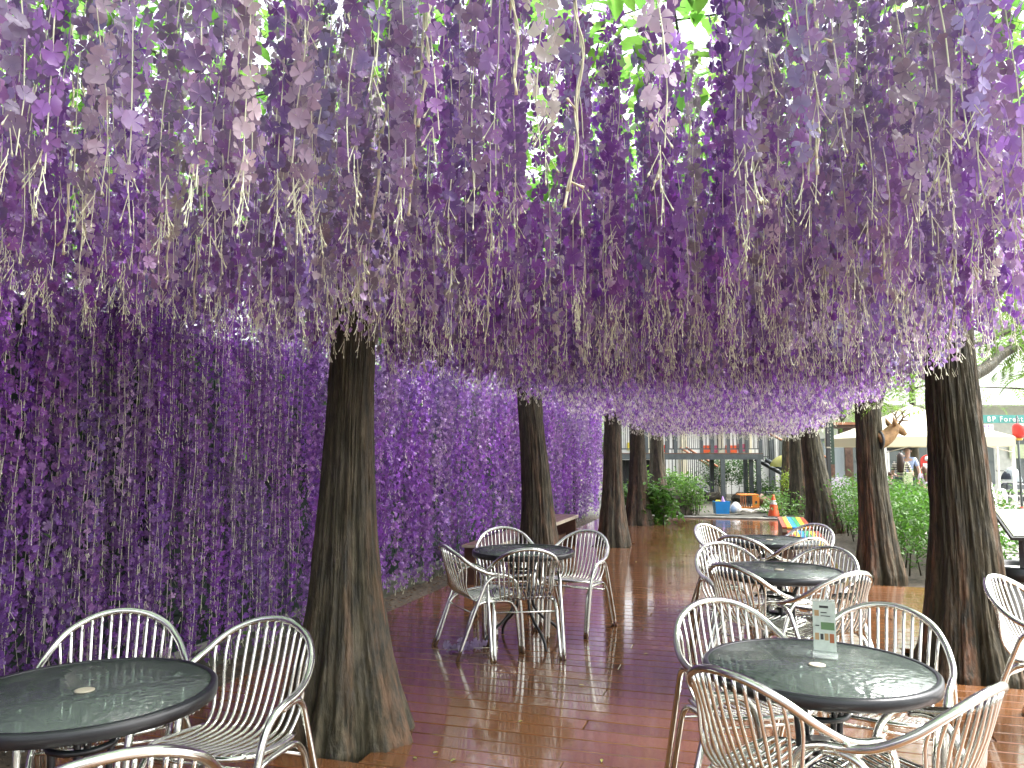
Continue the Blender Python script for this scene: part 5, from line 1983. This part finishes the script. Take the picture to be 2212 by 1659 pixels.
    # face details
    for sgn in (-1, 1):
        MB().lathe([(.0005, -.007), (.009, 0), (.0005, .007)], 8, 0, (sgn * .032 * s, .098 * s, (hz + .705) * s)).obj('eye', M['ink'], t)
        MB().lathe([(.001, -.03), (.014, -.01), (.016, .012), (.001, .03)], 8, 0, (sgn * .092 * s, .01 * s, (hz + .69) * s)).obj('ear', M['skin'], t)
    MB().tube([(0, .100 * s, (hz + .70) * s), (0, .118 * s, (hz + .672) * s), (0, .100 * s, (hz + .662) * s)], [.006, .012, .008], 6).obj('nose', M['skin'], t)
    MB().box(-.022 * s, .022 * s, .086 * s, .096 * s, (hz + .633) * s, (hz + .64) * s).obj('mouth', M['pinkink'], t)
    return t


pm = P2(1960, 22.0)
person('man with short dark hair in a light blue top holding up a white umbrella', pm, TH + R(150), 1.72, 'hold', 'bluecloth', 'navy', M['hair'], False)
pw = P2(1945, 21.2)
wm = person('woman with long dark hair, striped top and dark skirt seen from behind', pw, TH + R(-35), 1.58, 'reach', 'stripe', 'navy', M['hair'], True, None, True)
bg = thing('shoulder_bag', 'pale green flat bag hanging at the striped woman\'s side', 'bag', pw + RGT * .06 - FWD * .22 + Vector((0, 0, .72)), TH)
MB().box(-.12, .12, -.03, .03, 0, .34, ch=.012).obj('bag_body', M['sage'], bg)
MB().tube(spline([(-.10, 0, .34), (-.03, .06, .56), (.05, .08, .60), (.10, 0, .34)], 4), .008, 5).obj('strap', M['sage'], bg)
pk = P2(1921, 21.8)
person('small child in a pink top sitting on a dark stool', pk, TH + R(-70), 1.35, 'sit', 'pinkcloth', 'whitecloth', M['hair2'], False)
ks = thing('small_stool', 'dark stool under the child in pink', 'stool', pk, TH)
MB().lathe([(.0, .30), (.15, .30), (.15, .335), (.0, .335)], 18).obj('seat', M['navy'], ks)
for q_ in range(4):
    a = q_ * 1.571 + .78
    MB().tube([(.10 * math.cos(a), .10 * math.sin(a), .30), (.15 * math.cos(a), .15 * math.sin(a), 0)], .012, 6).obj('leg', M['navy'], ks)
pk2 = P2(1993, 21.0)
person('child with long brown hair in a pale lilac top behind the hedge', pk2, TH + R(20), 1.22, 'stand', 'lilaccloth', 'lilaccloth', M['hair2'], True)
# white umbrella held by the man
hu = thing('white_umbrella', 'white umbrella with a dark lining held up by the man', 'umbrella', pm + RGT * (-.2) + Vector((0, 0, 0)))
V, F = dome(.55, .26, 16, 6)
MB().add([(a, b_, c_ + 1.72) for a, b_, c_ in V], F, 0, True).obj('canopy', M['white'], hu)
MB().add([(a * .985, b_ * .985, c_ * .97 + 1.715) for a, b_, c_ in V], [tuple(reversed(f)) for f in F], 0, True).obj('lining', M['greymetal'], hu)
MB().tube([(0, 0, 1.28), (0, 0, 2.03)], .008, 6).obj('shaft', M['darkmetal'], hu)
for k in range(8):
    a = k * math.pi / 4
    MB().tube([(0, 0, 1.94), (.3 * math.cos(a), .3 * math.sin(a), 1.90), (.53 * math.cos(a), .53 * math.sin(a), 1.75)], .004, 4).obj('rib', M['darkmetal'], hu)

hu.rotation_mode = 'QUATERNION'
hu.rotation_quaternion = Quaternion(RGT, R(-9))
hu.location = hu.location - FWD * .28
# ------------------------------------------------------------------ background trees
def bg_tree(label, loc, h, r_, base, nfr=420, seed=0, zlo=.45):
    t = thing('plaza_tree', label, 'tree', loc, 0, 'trees around the plaza')
    MB().tube([(0, 0, -.05), (.03, .02, h * .4), (0, 0, h)], [.16, .12, .03], 12).obj('trunk', M['bark'], t)
    pts = []
    for k in range(18):
        lb = MB()
        a, z = random.uniform(0, 6.28), random.uniform(zlo * h, h * .92)
        rr_ = r_ * (1.1 - .6 * (z / h - zlo) / (1 - zlo))
        tip = Vector((rr_ * math.cos(a), rr_ * math.sin(a), z + .25))
        lb.tube([(0, 0, z - .15), tip * .5 + Vector((0, 0, z * .5 - .02)), tip], [.04, .025, .008], 6)
        lb.obj('limb', M['bark'], t)
        for _ in range(nfr // 18):
            f = random.uniform(.25, 1.1)
            pts.append((tip.x * f + random.gauss(0, .25), tip.y * f + random.gauss(0, .25), z + random.gauss(.05, .25)))
    mkobj('crown', foliage_mesh('crown', pts, 1.0, base, (FRL_V, FRL_F), (-.3, .9)), t)
    return t


p = P2(1818, 27)
bg_tree('feathery bright green tree behind the timber kiosk', (p.x, p.y, GZ), 6.5, 1.9, (.16, .34, .04), 700, 1, .32)
p = P2(2150, 12.5)
bg_tree('feathery bright green tree over the plaza, behind the thick limbed trunk', (p.x + 1.6, p.y + 1.2, GZ), 7.5, 2.3, (.15, .33, .04), 900, 2, .40)
p = P2(1975, 28)
bg_tree('feathery bright green tree rising behind the tents', (p.x, p.y, GZ), 7.5, 2.4, (.16, .34, .04), 700, 3, .42)
p = P2(2330, 20)
bg_tree('tall feathery tree at the side of the plaza', (p.x, p.y, GZ), 8, 2.6, (.14, .31, .04), 600, 4, .35)
p = P2(1430, 31)
bg_tree('dark green tree behind the white market booth', (p.x, p.y, GZ), 7, 2.8, (.07, .17, .03), 600, 5, .3)
for k, (x_, y_) in enumerate(((-6.0, 4.6), (-6.2, 9.0), (-6.0, 14.0), (-5.9, 20.5))):
    bg_tree(('tree behind the near end of the green screen fence', 'tree behind the green fence level with the dark trunk', 'tree behind the green fence near the deck end', 'tree behind the far corner of the green fence')[k], (x_, y_, -.12), 6.2, 2.0, (.12, .27, .04), 1000, 10 + k, .32)

tris = sum(sum(len(p_.vertices) - 2 for p_ in me.polygons) if len(me.polygons) < 20000 else len(me.polygons) for me in bpy.data.meshes)
print('objects', len(bpy.data.objects), 'planks', npl, 'strands', len(strands), 'tris', tris)
